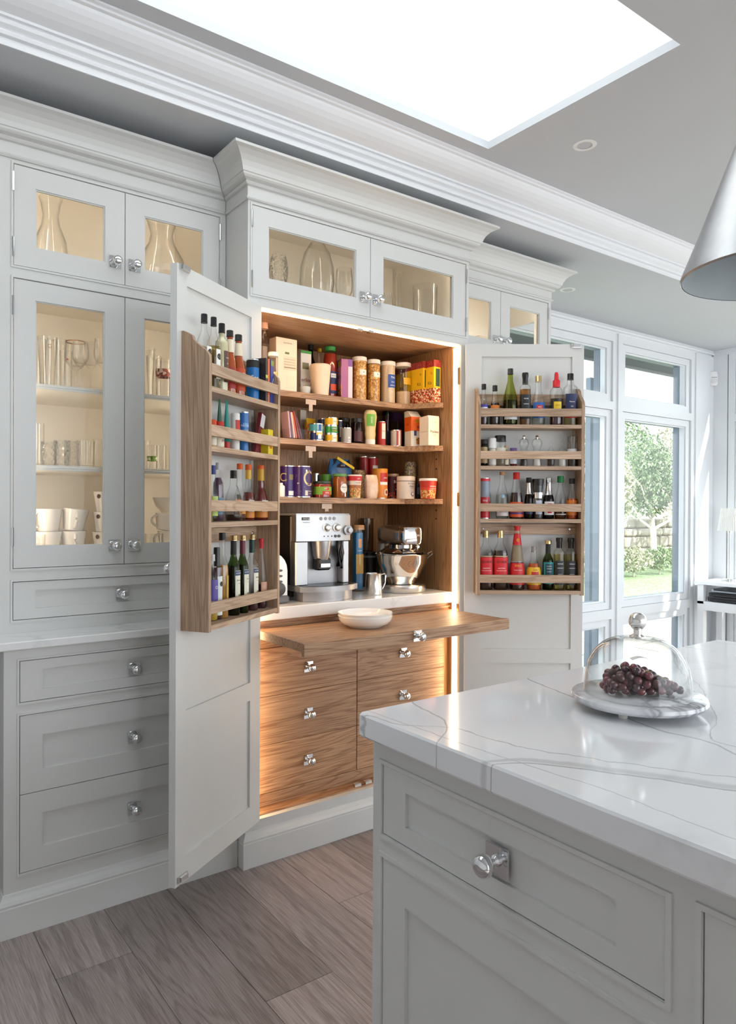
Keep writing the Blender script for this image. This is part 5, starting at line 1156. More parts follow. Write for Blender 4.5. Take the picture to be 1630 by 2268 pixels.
TIN('dark tin with a pale emblem behind the stack of three on second pantry shelf', (1.8875, 2.7800, 1.6113), 0.0272, 0.1114, 0, C('2d2530', .3), [(.3, .7, C('b9a8a0'), 24)], grp='fish and vegetable tins')
t = TIN('opened tin with its round lid standing up, at the back of second pantry shelf', (1.8506, 2.8000, 1.6113), 0.0251, 0.0938, 0, STEEL, grp='fish and vegetable tins')
b = MB(); b.lathe([(0, 0), (.024, 0), (.026, .002), (.026, .004), (.022, .004), (.021, .003), (.013, .003), (.012, .004), (0, .004)], 28, axis='y-'); b.v = [(x, y, z+.095) for x, y, z in b.v]; b.build('lid', C('e6e6e6', .25), t)
MB().box(-.006, .006, 0, .003, .05, .075).build('lid_hinge', STEEL, t)
TIN('light grey spice drum with a barcode on second pantry shelf', (1.8753, 2.7000, 1.6113), 0.0236, 0.0703, 0, C('b9b5b0', .4), [(.12, .4, TW, 14)], [('||||', .25, .010, TK)], name='drum', cat='tin', grp=g_)
B('dark red jar with a black lid on second pantry shelf', (1.9403, 2.7100, 1.6113), 0.0270, 0.1192, 0, 'jar', SMOKE, 'wine', .8, (BLACK, .84, 1.0), [(.1, .5, C('4a2226'), 60)], name='jar', cat='jar', grp=g_)
B('dark jar with a black lid at the back of second pantry shelf', (1.9455, 2.8200, 1.6113), 0.0277, 0.1323, 0, 'jar', SMOKE, 'black', .8, (BLACK, .84, 1.0), name='jar', cat='jar', grp=g_)
t = thing('mayonnaise_bottle', 'cream squeezy mayonnaise bottle with a green label standing on its white cap', 'bottle', [(2.0029, 2.6900, 1.6113), 0.0355, 0.1743, 0][0], 0, g_)
b = MB().lathe([(0, .02), (.0225, .02), (.0245, .028), (.0285, .05), (.026, .064), (.029, .09), (.0335, .128), (.031, .150), (.022, .160), (0, .161)], 26); b.v = [(x, y*.72, z) for x, y, z in b.v]; b.build('body', C('dcc58f', .3), t)
MB().lathe([(0, 0), (.0235, 0), (.0235, .024), (0, .025)], 24).build('cap', C('f2eee4', .35), t)
b = band([(.027, .06), (.0335, .128), (.031, .15)], 1, 1, .085, .140, .0014, 42, ang=-24); b.v = [(x, y*.72-.0006, z) for x, y, z in b.v]; b.build('label', C('6fae3c', .4), t)
text_round('MAYO', .012, TW, t, .0345, .112, R_(-24), .9, tilt=math.pi/2)
TIN('red and white tomato puree can on second pantry shelf', (2.0768, 2.7000, 1.6113), 0.0191, 0.1139, 0, C('c8352c', .3), [(.28, .92, C('eee8da'), 34), (.0, .25, C('b02a22'))], [('Tomate', .6, .008, C('b02a22'))], grp=g_)
B('tall dark red sauce bottle with a black top behind the puree can', (2.1608, 2.7700, 1.6113), 0.0208, 0.1814, 0, 'straight', SMOKE, 'red', .85, (BLACK, .86, .9), [(.1, .45, C('26324f'))], grp=g_)
TIN('small tin with a white and red label on second pantry shelf', (2.1559, 2.6900, 1.6113), 0.0258, 0.0782, 0, C('c9c4b8', .35), [(.05, .95, C('b83a34'), 34), (.05, .95, C('eee6d6'), 12, .0011)], grp=g_)
BOX('dark plastic punnet standing behind the small tin on second pantry shelf', (2.2317, 2.7600, 1.6113), .06, .05, 0.1310, 0, C('3a1f1a', .3), [('f', .1, .9, .1, .9, C('2b1512'))], name='punnet', cat='punnet', grp=g_)
BOX('dark purple carton at the back of second pantry shelf', (2.2409, 2.8000, 1.6113), .055, .04, 0.1957, 0, C('4a2a5e', .4), [('f', .1, .9, .6, .9, C('5d3a74'))], grp=g_)
BOX('orange and white biscuit carton with an open flap on second pantry shelf', (2.2215, 2.6450, 1.6113), .055, .06, 0.1390, R_(-8), C('e8e0d2', .45), [('f', 0, 1, .52, 1, C('e8641c')), ('l', 0, 1, .52, 1, C('e8641c')), ('f', .35, .95, .80, .92, C('e9b02a')), ('f', .30, .55, .36, .54, C('33406a')), ('f', .5, .9, .08, .3, mottle('biscuit_print', ['b0642a', 'd9a86a', '5a6a3a'], 120))], [('BB', .75, .65, .016, C('6a2a5a')), ('ini', .5, .75, .016, C('7a2a4a'), 1, 'l')], grp=g_, top=[(-.03, 1), (.03, 1), (.034, 1.2), (.004, 1.22)])
t = BOX('white sea salt carton at the right end of second pantry shelf', (2.2480, 2.5560, 1.6115), .064, .07, .125, R_(-3), C('f0e4d2', .5), [('f', .3, .7, .36, .38, C('cbbfae')), ('l', .1, .9, .5, .52, C('cbbfae'))], [('Maldon', .52, .50, .017, C('4a4a4a')), ('SEA SALT', .52, .41, .006, C('7a7a7a')), ('SALT FLAKES', .5, .86, .005, C('8a8a8a'))], grp=g_, name='salt_box', top=[(-.035, 1), (.035, 1), (.034, 1.06), (-.030, 1.10)])

# ------------------------------------------------------------------ pantry third shelf
B('white rounded cream jar at the far left of third pantry shelf', (1.4916, 2.6200, 1.3633), 0.0168, 0.0610, 0, 'squat', C('f0ece6', .3), name='jar', cat='jar', grp=g_)
PUR = C('3a1f63', .3)
TIN('purple drinking chocolate tin at the left, partly hidden behind the second one', (1.5679, 2.7000, 1.3633), 0.0348, 0.1345, 0, PUR, [(.55, .72, C('8a7a4a'), 16), (.06, .2, TW, 20)], [('C', .62, .05, C('cdbb8f'), 1, -60)], grp='purple chocolate tins')
t = TIN('purple chocolate tin with a big gold letter on third pantry shelf', (1.6256, 2.6800, 1.3633), 0.0448, 0.1339, 0, PUR, [(.78, .88, TW, 5), (.06, .22, C('d9cfc0'), 9, .001)], [('C', .58, .092, C('d9c8a0'), .85, 12), ('Bournville', .20, .007, TW, 1, 30), ('fairtrade', .12, .0055, TW, 1, 30), ('09', .44, .009, TW, 1, -48)], grp='purple chocolate tins')
for k in range(16):
    a = random.uniform(-1.2, 1.0); z = random.uniform(.015, .1); r = t.children[0].dimensions.x/2+.0012
    MB().add([(r*math.sin(a+d)*1, -r*math.cos(a+d), z+e) for d, e in ((-.03, 0), (0, -.001), (.03, 0), (0, .001))], [(0, 1, 2, 3)]).build('star_print', C('c9a878'), t)
TIN('small plain silver tin behind the salsa jar on third pantry shelf', (1.7627, 2.7800, 1.3633), 0.0174, 0.1107, 0, STEEL, grp=g_)
B('green-lidded pesto jar behind the salsa jar on third pantry shelf', (1.7927, 2.7400, 1.3633), 0.0255, 0.1062, 0, 'jar', GLASS, C('4a5a2a'), .7, (C('4f8a2a', .4), .70, 1.0), name='jar', cat='jar', grp=g_)
B('salsa jar with a dark lid and green label at the front of third pantry shelf', (1.7322, 2.6800, 1.3633), 0.0417, 0.0724, 0, 'jar', GLASS, 'tom', .8, (C('2c3a2a', .35), .85, .98), [(.18, .66, C('7da83a')), (.18, .40, C('c03a24'), 30, .0011), (.46, .60, C('c8352c'), 14, .0012)], [('salsa', .30, .011, TW), ('DIP', .54, .008, TW, 1, -10)], name='jar', cat='jar', grp=g_)
BAG('clear cone-shaped bag of pale flour at the back of third pantry shelf', (1.8328, 2.8400, 1.3633), .07, .05, 0.1907, 0, PLASTIC, 5, contents=(plain('flour', '8a7466', .9), .55), top=.6, grp=g_)
BAG('blue chocolate chip packet with a yellow clip on third pantry shelf', (1.9005, 2.7900, 1.3633), .135, .04, 0.1827, R_(6), C('1f5f96', .3), 6, (C('1a1f2a', .3), .75, 1.0), txt=(('SELECT', .55, .013, C('8ab4d0')), ('TOLLWOOD', .43, .011, C('8ab4d0')), ('DOVE', .83, .009, TW)), tie=C('e9c21f', .4), grp=g_, top=.3)
t = B('honey jar with a green lid and round white label on third pantry shelf', (1.8258, 2.6800, 1.3633), 0.0333, 0.1072, 0, 'jar', GLASS, C('a4551c', .2), .88, (C('5f9a4a', .4), .90, .98), name='jar', cat='jar', grp=g_)
rr = t.children[0].dimensions.x/2+.001; emblem(t, rr, .043, .0205, C('efe6da'), .12); text_round('FOLLAIN', .0085, TK, t, rr+.001, .047, .12, .95); text_round('HONEY', .004, TK, t, rr+.001, .036, .12)
MB().box(rr*.1, rr*.26, -rr-.002, -rr-.0005, .006, .022).build('ribbon', TW, t)
B('noodle pot with a red top band and white rim on third pantry shelf', (1.9005, 2.6700, 1.3633), 0.0337, 0.1051, 0, 'taper', C('e9dccb', .4), None, 1, (C('f1ece2', .4), .95, 1.04), [(.74, .94, C('c8242c')), (.02, .42, mottle('noodle_print', ['c88a4a', 'e2b87a', '8a9a4a', 'b0502a'], 200)), (.42, .56, C('a86a3a'))], [('pot', .84, .010, TW), ('noodles', .66, .009, C('b8242c'))], name='noodle_pot', cat='pot', grp=g_)
NUT = mottle('mixed_nuts', ['b08a5c', 'd0b286', '8a6640', 'c49a6a'], 190, .7)
BAG('clear bag of oats tied at the top behind the noodle pot on third pantry shelf', (2.0192, 2.8000, 1.3633), .066, .05, 0.1884, 0, PLASTIC, 8, contents=(NUT, .72), top=.4, grp=g_)
TIN('red gravy tin standing at the back, left one of two on third pantry shelf', (2.0924, 2.8600, 1.3633), 0.0221, 0.2079, 0, C('a5262a', .35), [(.1, .5, C('d9a62a'))], grp=g_)
TIN('red and white baking tin, right one of two at the back of third pantry shelf', (2.1402, 2.8500, 1.3633), 0.0244, 0.2051, 0, C('b3262c', .35), [(.05, .55, C('d8cfc0')), (.6, .8, C('e9e2d6'), 40)], [('OXO', .7, .010, C('b3262c'))], grp=g_)
BAG('crumpled clear bag of pale sugar at the front of third pantry shelf', (1.9949, 2.6700, 1.3633), .066, .045, 0.1080, R_(-8), plain('sugar_bag', 'd9b79a', .35, coat=.5, var=.08, scale=60), 11, top=.3, grp=g_)
t = TIN('orange stock tin with a red oval on third pantry shelf', (2.0905, 2.7300, 1.3633), 0.0375, 0.1408, 0, C('dd7a24', .35), [(.52, .86, C('c42a24'), 34), (.46, .56, TW, 34, .0011), (.0, .94, C('e58a30'))], [('oxo', .70, .016, TW, 1, 10)], name='canister', cat='canister', grp=g_, lid=(C('e0901f', .4), .08))
rr = t.children[0].dimensions.x/2+.002; emblem(t, rr, .03, .017, C('e9dcc4'), .35); emblem(t, rr+.0004, .031, .009, C('b8402a'), .35)
TIN('dark brown gravy drum with white lettering on third pantry shelf', (2.1751, 2.7400, 1.3633), 0.0305, 0.1202, 0, C('4a1b1e', .4), [(.02, .25, mottle('berry_print', ['7a2a1f', 'c0522a', '2a1212'], 120)), (.90, 1, C('b08a6a'))], [('Bisto', .68, .019, TW, 1, 8), ('gravy', .52, .008, C('d0504a'), 1, 8), ('original', .38, .008, TW, 1, 8)], name='drum', cat='tin', grp=g_)
t = B('white coconut jar with a pale lid on third pantry shelf', (2.1897, 2.6550, 1.3633), 0.0439, 0.1071, 0, 'straight', C('ecdccb', .4), None, 1, (C('e2cdb8', .35), .79, .98), [(.76, .79, C('7a6a5a'))], [('BIO AGAIN', .66, .0085, TK), ('Organic', .55, .0095, TK), ('COCONUT', .46, .004, TK)], name='jar', cat='jar', grp=g_)
rr = t.children[0].dimensions.x/2+.0015; emblem(t, rr, .022, .0105, C('6a5548'), .1); emblem(t, rr+.0004, .023, .0075, C('f0e6dc'), .1)
B('small black bottle between the coconut jar and the red curry tub', (2.2501, 2.6400, 1.3633), 0.0140, 0.0739, 0, 'straight', C('1b1b20', .3), None, 1, (BLACK, .8, .8), [(.3, .75, C('55585e'), 50)], grp=g_)
B('red curry paste tub with a white lid at the right end of third pantry shelf', (2.2386, 2.5520, 1.3633), 0.0422, 0.0947, 0, 'taper', C('c8352a', .4), None, 1, (C('f3ebe0', .4), .88, 1.03), [(.02, .42, mottle('curry_print', ['c8642a', 'e29a4a', 'a33a1c', 'd9c08a'], 200)), (.42, .55, C('d9482e'))], [('PANANG', .60, .0095, TW), ('CURRY PASTE', .48, .0065, TW)], name='curry_tub', cat='tub', grp=g_)
BAG('clear bag of dried leaves leaning in the right corner of third pantry shelf', (2.2436, 2.6900, 1.3633), .06, .04, 0.2231, R_(-14), PLASTIC, 14, contents=(mottle('dried_leaves', ['4a3a30', '6a5648', '8a7a6a', '7a7a2a'], 140), .8), top=.25, grp=g_)

# ------------------------------------------------------------------ worktop appliances
ZC = .936
def RB(x0, x1, y0, y1, z0, z1, r=.006): return MB().rbox(x0, x1, y0, y1, z0, z1, r)
cm = thing('coffee_machine', 'silver bean-to-cup coffee machine on the pantry worktop', 'coffee machine', (1.655, 2.70, ZC+.0006))
CS = plain('coffee_silver', (.43, .43, .44), .36, .9, var=.03, scale=30); CSB = plain('coffee_silver_plastic', 'a5a5a8', .3, .5); CB = plain('coffee_black', '101011', .3)
x0, x1, yf = -.140, .128, -.165
def bowed(x0, x1, y, z0, z1, bow, back, n=30):
    pts = [(x0+(x1-x0)*k/n, y-bow*(1-(2*k/n-1)**2)) for k in range(n+1)]+[(x1, back), (x0, back)]
    return MB().prism(pts, z0, z1, 'z')
RB(x0+.004, x1-.004, yf+.05, .17, .012, .352).build('body', CB, cm)
bowed(x0, x1, yf+.0, .245, .352, .018, yf+.035).build('top_panel', CS, cm)
bowed(x0+.002, x1-.002, yf+.004, .350, .3585, .016, .168).build('top_cover', CSB, cm)
RB(x0+.001, x0+.062, yf+.006, yf+.05, .062, .244, .004).build('left_panel', CS, cm)
RB(x1-.034, x1-.001, yf+.006, yf+.07, .062, .244, .004).build('right_panel', CS, cm)
RB(x0+.062, x1-.034, yf+.045, yf+.06, .062, .244, .002).build('recess_panel', CSB, cm)
MB().lathe([(0, .166), (.030, .166), (.036, .185), (.043, .244), (0, .244)], 24, c=(-.004, yf+.022, 0)).build('spout_housing', CS, cm)
RB(-.036, .030, yf-.004, yf+.04, .122, .172, .006).build('spout', CB, cm)
MB().box(-.026, .020, yf-.010, yf-.004, .135, .15).build('spout_nozzle', CHROME, cm)
t2 = bowed(x0+.0, x1+.016, yf-.032, .040, .062, .050, yf+.08).build('drip_tray', CSB, cm)
bowed(x0+.016, x1+.002, yf-.030, .060, .0635, .046, yf+.05).build('drip_grid', CB, cm)
bowed(x0+.020, x1-.004, yf-.022, .0, .040, .050, yf+.10).build('tray_base', CSB, cm)
for sx_, sz_ in ((-.003, .300), (.048, .300)):
    MB().lathe([(0, 0), (.0185, 0), (.0185, .002), (.0145, .003), (.0135, .016), (.010, .018), (0, .018)], 24, c=(sx_, yf-.016, sz_), axis='y-').build('dial', STEEL, cm)
MB().lathe([(0, 0), (.020, 0), (.021, .012), (.012, .014), (.011, .030), (0, .031)], 24, c=(.108, yf-.004, .288), axis='y-').build('steam_dial', CSB, cm)
for k in range(4): MB().lathe([(0, 0), (.0075, 0), (.0075, .002), (0, .0025)], 16, c=(-.032+.022*k, yf-.0165, .338), axis='y-').build('button', C('8d8d90', .3), cm)
for k in range(5): MB().lathe([(0, 0), (.003 if k < 3 else .006, 0), (.003 if k < 3 else .006, .0015), (0, .002)], 12, c=(-.016+.019*k, yf-.017, .264), axis='y-').build('indicator', C('3a3a3c', .4), cm)
MB().box(-.117, -.077, yf-.012, yf-.0085, .331, .343).build('badge', C('1c1c1f', .3), cm)
text_flat("De'Longhi", .0085, TW, cm, (-.097, yf-.0126, .337)); text_flat('MAGNIFICA', .0065, C('77777a'), cm, (-.097, yf-.0126, .322))
MB().tube([(.070, yf+.012, .244), (.070, yf+.006, .225), (.070, yf+.006, .135)], [.006, .010, .009], 12).build('steam_wand', CB, cm)
MB().tube([(.088, yf+.014, .22), (.088, yf+.006, .19), (.087, yf+.006, .125)], [.012, .012, .006], 12).build('wand_grip', CB, cm)

t = thing('toaster', 'white and grey toaster at the left of the pantry worktop', 'toaster', (1.40, 2.66, ZC+.0006))
prof = [(-.066, .03)]; [prof.append((-.066*math.cos(k/10*math.pi), .13+.072*math.sin(k/10*math.pi))) for k in range(11)]; prof.append((.066, .03))
MB().prism(prof, -.14, .14, 'y').build('body', plain('toaster_white', 'eeeeee', .2, coat=.4), t)
b = MB(); n = len(prof); b.prism([(x*1.03, z+.002) for x, z in prof], -.10, .14, 'y'); b.build('shell', STEEL, t)
RB(-.074, .074, -.15, .15, 0, .032, .008).build('base', C('56575b', .4), t)
for k in range(3):
    b = MB().lathe([(0, 0), (.011, 0), (.011, .003), (0, .0035)], 16, axis='y-'); b.v = [(x+.032, y-.14, z*.45+.088+.022*k) for x, y, z in b.v]; b.build('button', C('45474b', .35), t)
b = MB().lathe([(0, 0), (.027, 0), (.026, .008), (.02, .010), (0, .010)], 24, c=(.028, -.14, .058), axis='y-'); b.v = [(x, y, z) for x, y, z in b.v]; b.build('dial', C('3d3836', .35), t)

SPAG = plain('spaghetti', 'c79a4a', .6, var=.12, scale=200)
t = B('tall glass jar of spaghetti with a cork stopper beside the coffee machine', (1.9513, 2.7100, 0.9363), 0.0313, 0.3038, 0, 'straight', GLASS, None, 0, (C('b98a5c', .8), .93, .92), name='pasta_jar', cat='jar', grp=None, sq=.2)
H_ = .30
RB(-.022, .018, -.016, .016, .008, .27, .003).build('spaghetti_packet', C('1d6f9e', .25, coat=.4), t)
MB().box(-.0225, .0185, -.0168, -.016, .08, .17).build('packet_window', SPAG, t)
MB().box(-.010, .008, -.0168, -.016, .20, .24).build('packet_print', C('d98a3a'), t); text_flat('spaghetti', .007, TW, t, (-.002, -.0172, .186))
B('black canister with a grey band behind the milk jug on the pantry worktop', (2.1059, 2.8300, 0.9363), 0.0374, 0.1697, 0, 'straight', C('17181c', .35), None, 1, (C('22232a', .35), .92, .98), [(.84, .90, C('8d8f94'))], name='canister', cat='canister')
GL('tall clear glass vase in the back corner behind the spaghetti jar', (2.1258, 2.8800, 0.9363), 0.0335, 0.3318, 0, 'straight', name='glass_vase', cat='vase', mat=glass('dark_vase_glass', (.8, .78, .75)))
t = thing('milk_jug', 'small stainless steel milk jug in front of the mixer', 'jug', [(1.9278, 2.5600, 0.9363), 0.0340, 0.0994, 0][0])
MB().lathe([(0, 0), (.040, 0), (.041, .004), (.036, .05), (.034, .090), (.036, .094), (.035, .094), (.033, .09), (.035, .05), (.039, .006), (0, .006)], 28).build('jug_body', STEEL, t)
MB().tube([(.034, -.004, .086), (.058, -.004, .090), (.066, -.004, .082), (.060, -.004, .045), (.052, -.004, .028), (.038, -.004, .016)], .0035, 8).build('handle', STEEL, t)
mx = thing('stand_mixer', 'polished steel stand mixer with a bowl at the right of the pantry worktop', 'mixer', (2.120, 2.60, ZC+.0006), R_(-12))
MB().lathe([(0, 0), (.108, 0), (.112, .006), (.112, .028), (.106, .034), (0, .034)], 40).build('base', STEEL, mx)
POL = plain('polished_steel', (.80, .78, .76), .05, 1., var=.02)
MB().lathe([(.0, .036), (.066, .036), (.070, .046), (.074, .052), (.092, .085), (.112, .130), (.122, .168), (.126, .172), (.122, .173), (.11, .130), (.0, .06)], 40).build('bowl', POL, mx)
b = MB().tube([(.120, -.02, .168), (.148, -.02, .180), (.152, -.02, .168), (.126, -.02, .15)], .004, 8); b.build('bowl_handle', POL, mx)
MB().lathe([(0, .174), (.100, .174), (.104, .180), (.085, .196), (.062, .200), (.062, .215), (0, .215)], 36).build('splash_guard', plain('guard_steel', (.45, .43, .41), .15, 1.), mx)
def loft(secs, n=28, p=4.):
    vs_ = []; fs = []
    for y, cx, cz, hx, hz in secs:
        for i in range(n):
            a = 2*math.pi*i/n; ca, sa = math.cos(a), math.sin(a); k = (abs(ca)**p+abs(sa)**p)**(-1/p); vs_.append((cx+hx*k*ca, y, cz+hz*k*sa))
    m = len(secs)
    for k in range(m-1):
        for i in range(n): fs.append((k*n+i, k*n+(i+1) % n, (k+1)*n+(i+1) % n, (k+1)*n+i))
    return MB().add(vs_, fs+[tuple(range(n)), tuple(range((m-1)*n+n-1, (m-1)*n-1, -1))], True)
loft([(-.052, .008, .258, .050, .042), (-.02, .006, .258, .056, .044), (.10, .005, .258, .058, .045), (.155, .005, .256, .054, .042), (.172, .005, .254, .042, .034)]).build('head', STEEL, mx)
loft([(-.092, .010, .257, .040, .034), (-.088, .010, .257, .047, .040), (-.075, .010, .257, .049, .042), (-.050, .010, .257, .051, .044)], p=5.).build('head_cap', POL, mx)
text_flat('KENWOOD', .012, TW, mx, (.012, -.0930, .258))
RB(-.05, .06, .112, .175, .02, .23, .016).build('column', STEEL, mx)
MB().lathe([(0, 0), (.009, 0), (.010, .006), (.006, .012), (0, .012)], 16, c=(.052, -.055, .206), axis='y-').build('speed_knob', POL, mx)

# bowls on the pull-out board
DISH = plain('dish_white', 'f4f0ea', .15, coat=.4, var=.005)
dp_ = [(0, .003), (.062, .003), (.063, 0), (.069, 0), (.073, .004), (.092, .012), (.104, .028), (.107, .042), (.1045, .042), (.101, .029), (.09, .015), (.07, .007), (0, .006)]
me = MB().lathe(dp_, 48).mesh('bowl')
for k, lb_ in enumerate(('lower white bowl of the stacked pair on the pull-out board', 'upper white bowl of the stacked pair on the pull-out board')):
    o = link('bowl', me, DISH, None, (1.672, 2.272, .8595+.0125*k)); tag(o, lb_, 'bowl', 'stacked white bowls')

# ------------------------------------------------------------------ cake dome with grapes on the island
gx, gy = 1.270, .822
t = thing('serving_board', 'round marble serving board on small feet on the island', 'board', (gx, gy, IZ))
GM = quartz('grey_marble', rgb('dcdde1'), rgb('5f616a'), rough=.2, scale=15., cell=1., vw=.24)
MB().lathe([(0, .012), (.110, .012), (.122, .015), (.127, .021), (.125, .027), (.119, .0295), (0, .0295)], 64).build('plate', GM, t)
for k in range(3):
    a = k*2.094+3.4; MB().lathe([(0, 0), (.008, 0), (.009, .012), (0, .012)], 14, c=(.085*math.cos(a), .085*math.sin(a), 0)).build('foot', C('e6e2da', .4), t)
t = thing('glass_dome', 'clear glass cloche with a ball knob over the grapes', 'cloche', (gx-.004, gy, IZ+.030))
dome = []
for k in range(15): a = k/14*math.pi/2; dome.append((.100*math.cos(a)**.62 if k < 14 else 0, .022+.088*math.sin(a)**1.15))
outer = [(.102, 0), (.101, .004)]+dome
inner = [(max(0, r-.0026), z-.0026) for r, z in dome][::-1]+[(.0985, .004), (.099, 0)]
DGL = glass('dome_glass', (.988, .992, .988), 1.4, edge=.6)
MB().lathe(outer[:-1]+[(0, outer[-1][1])], 56).build('dome', DGL, t)
b = MB().lathe([(r, z) for r, z in inner[::-1]], 56); b.build('dome_lining', DGL, t)
MB().lathe([(0, .108), (.016, .109), (.015, .112), (.008, .116), (.0075, .124), (.011, .127), (.016, .134), (.0175, .142), (.014, .152), (.007, .157), (0, .158)], 28).build('knob', plain('silvered_glass', (.85, .82, .78), .06, .85, var=.02), t)
GR = [plain('grape_%d' % k, c, .22, coat=.35, var=.25, scale=30) for k, c in enumerate(('4a1c26', '5c2430', '3a1722', '6e2f3a'))]
gme = {}
rnd = random.Random(12); pts = []
def clear(p, d): return all((Vector(p)-Vector(q)).length > d for q in pts)
tries = 0
while len(pts) < 88 and tries < 90000:
    tries += 1
    s_ = rnd.random(); cx_ = -.062+.135*s_; hh = .058*(1-abs(s_-.38)/.75)**1 if s_ < .7 else .030*(1-(s_-.7)*1.2)
    dxy = rnd.uniform(-.034, .034)*(1 if s_ < .7 else .8); zz = rnd.uniform(.009, max(.0095, hh))
    vx, vy = .8036, -.595
    p = (cx_*vx-dxy*vy*.9-.004, cx_*vy+dxy*vx*.9-.004, zz)
    if Vector(p[:2]).length < .082 and clear(p, .0132): pts.append(p)
bun = thing('grape_bunch', 'bunch of dark red grapes on the marble board under the dome', 'grapes', (gx, gy, IZ+.0295))
for k, p in enumerate(pts):
    m_ = GR[k % 4]
    if m_.name not in gme:
        gm = MB().lathe([(0, -.0092)]+[(.0080*math.sin(a), -.0092*math.cos(a)) for a in [q/8*math.pi for q in range(1, 8)]]+[(0, .0092)], 14).mesh('grape'); gm.materials.append(m_); gme[m_.name] = gm
    o = link('grape', gme[m_.name], None, bun, p); o.rotation_euler = (rnd.uniform(0, 3), rnd.uniform(0, 3), 0)
STM = plain('grape_stalk', '8a6a3a', .7)
MB().tube([(-.03, -.01, .052), (0, -.02, .046), (.03, -.035, .032), (.05, -.045, .022)], [.0012, .0016, .0016, .001], 6).build('stalk', STM, bun)
MB().tube([(.03, -.035, .032), (.038, -.052, .026), (.044, -.056, .012)], .001, 6).build('stalk', STM, bun)
b = MB(); vs_ = []
for k in range(7):
    for j in range(2): x = -.022+.006*k; vs_.append((x*.8+j*.012, -x*.6+j*.016-.012, .066+.005*math.sin(k/6*3.1)))
b.add(vs_, [(2*k, 2*k+1, 2*k+3, 2*k+2) for k in range(6)], True); b.build('paper_tag', TW, bun)

# ------------------------------------------------------------------ glassware in the left cabinet
g_ = 'glassware in the left glazed cabinet'
GB = C('a37a52', .4, metal=.6)
UP, MID, MUGZ = 2.0925, 1.7335, 1.1555
GL('tall clear glass vase at the left of the top left cabinet', (0.6410, 2.8200, 2.0928), 0.0626, 0.3497, 0, 'vase', name='glass_vase', cat='vase', grp=g_)
GL('large clear curvy glass vase behind the right door of the top left cabinet', (1.0501, 2.8000, 2.0928), 0.0984, 0.3696, 0, 'vase', name='glass_vase', cat='vase', grp=g_)
GL('large pint glass with a printed crest, front left of the upper glass shelf', (0.6043, 2.7000, 1.7338), 0.0331, 0.1745, 0, 'pint', grp=g_, txt=(('G', .8, .02, GB),))
GL('pint glass at the left edge of the upper glass shelf', (0.5875, 2.7800, 1.7338), 0.0322, 0.1805, 0, 'pint', grp=g_)
GL('second pint glass behind the crested one on the upper glass shelf', (0.6732, 2.8600, 1.7338), 0.0336, 0.2074, 0, 'pint', grp=g_)
GL('small straight beer glass with a red mark on the upper glass shelf', (0.6633, 2.6900, 1.7338), 0.0207, 0.1334, 0, 'tumbler', grp=g_, txt=(('•', .75, .03, C('b04a30')),))
GL('gold-rimmed wine goblet at the back of the upper glass shelf', (0.7408, 2.8600, 1.7338), 0.0410, 0.2085, 0, 'wine', grp=g_, deco=(.98, 1.0, GB))
GL('wine glass in the middle of the upper glass shelf', (0.7149, 2.7000, 1.7338), 0.0291, 0.1758, 0, 'wine', grp=g_)
GL('wine glass to the right of the middle one on the upper glass shelf', (0.7620, 2.7400, 1.7338), 0.0281, 0.1847, 0, 'wine', grp=g_)
GL('wine glass at the right edge of the left pane, upper glass shelf', (0.7908, 2.7000, 1.7338), 0.0296, 0.1947, 0, 'wine', grp=g_)
GL('curved beer glass left behind the right door, upper glass shelf', (0.9560, 2.7000, 1.7338), 0.0307, 0.1841, 0, 'pint', grp=g_)
GL('second curved beer glass behind the right door, upper glass shelf', (1.0058, 2.7600, 1.7338), 0.0298, 0.1696, 0, 'pint', grp=g_)
GL('tumbler with a dark red pattern behind the right door, upper glass shelf', (1.0211, 2.7000, 1.7338), 0.0294, 0.1479, 0, 'tumbler', grp=g_, deco=(.55, .75, mottle('red_pattern', ['a35a4a', 'd9c0b0', '8a3a30'], 90)))
CUT = glass('cut_crystal', (.97, .97, .96), 1.7, .05, edge=.6, cut=90.)
GL('tall straight highball glass at the left of the lower glass shelf', (0.5740, 2.7000, 1.4598), 0.0204, 0.1471, 0, 'straight', grp=g_)
for k, (u_, w_) in enumerate(((98, 30), (120, 34), (146, 34), (172, 34), (194, 34), (216, 32))): pass
GL('cut crystal tumbler, first from the left on the lower glass shelf', (0.6094, 2.7000, 1.4598), 0.0268, 0.0866, 0, 'tumbler', grp=g_, mat=CUT, seg=14)
GL('cut crystal tumbler, second from the left on the lower glass shelf', (0.6542, 2.7000, 1.4598), 0.0287, 0.0924, 0, 'tumbler', grp=g_, mat=CUT, seg=14)
GL('cut crystal tumbler, third from the left on the lower glass shelf', (0.7184, 2.8200, 1.4598), 0.0302, 0.1048, 0, 'tumbler', grp=g_, mat=CUT, seg=14)
GL('plain heavy tumbler at the right of the lower glass shelf', (0.7344, 2.7000, 1.4598), 0.0309, 0.0955, 0, 'tumbler', grp=g_)
GL('plain tumbler at the right edge of the left pane, lower glass shelf', (0.7952, 2.7400, 1.4598), 0.0250, 0.1069, 0, 'tumbler', grp=g_)
GL('tall tumbler behind the right door at the left, lower glass shelf', (0.9483, 2.7000, 1.4598), 0.0205, 0.1115, 0, 'straight', grp=g_)
GL('small glass with a green leaf print behind the right door, lower glass shelf', (0.9743, 2.6900, 1.4598), 0.0188, 0.0935, 0, 'straight', grp=g_, deco=(.35, .55, mottle('leaf_print', ['8fae4a', 'd8dcc0', '6a8a30'], 120)))
GL('plain small glass behind the right door, lower glass shelf', (1.0094, 2.6900, 1.4598), 0.0189, 0.0937, 0, 'straight', grp=g_)
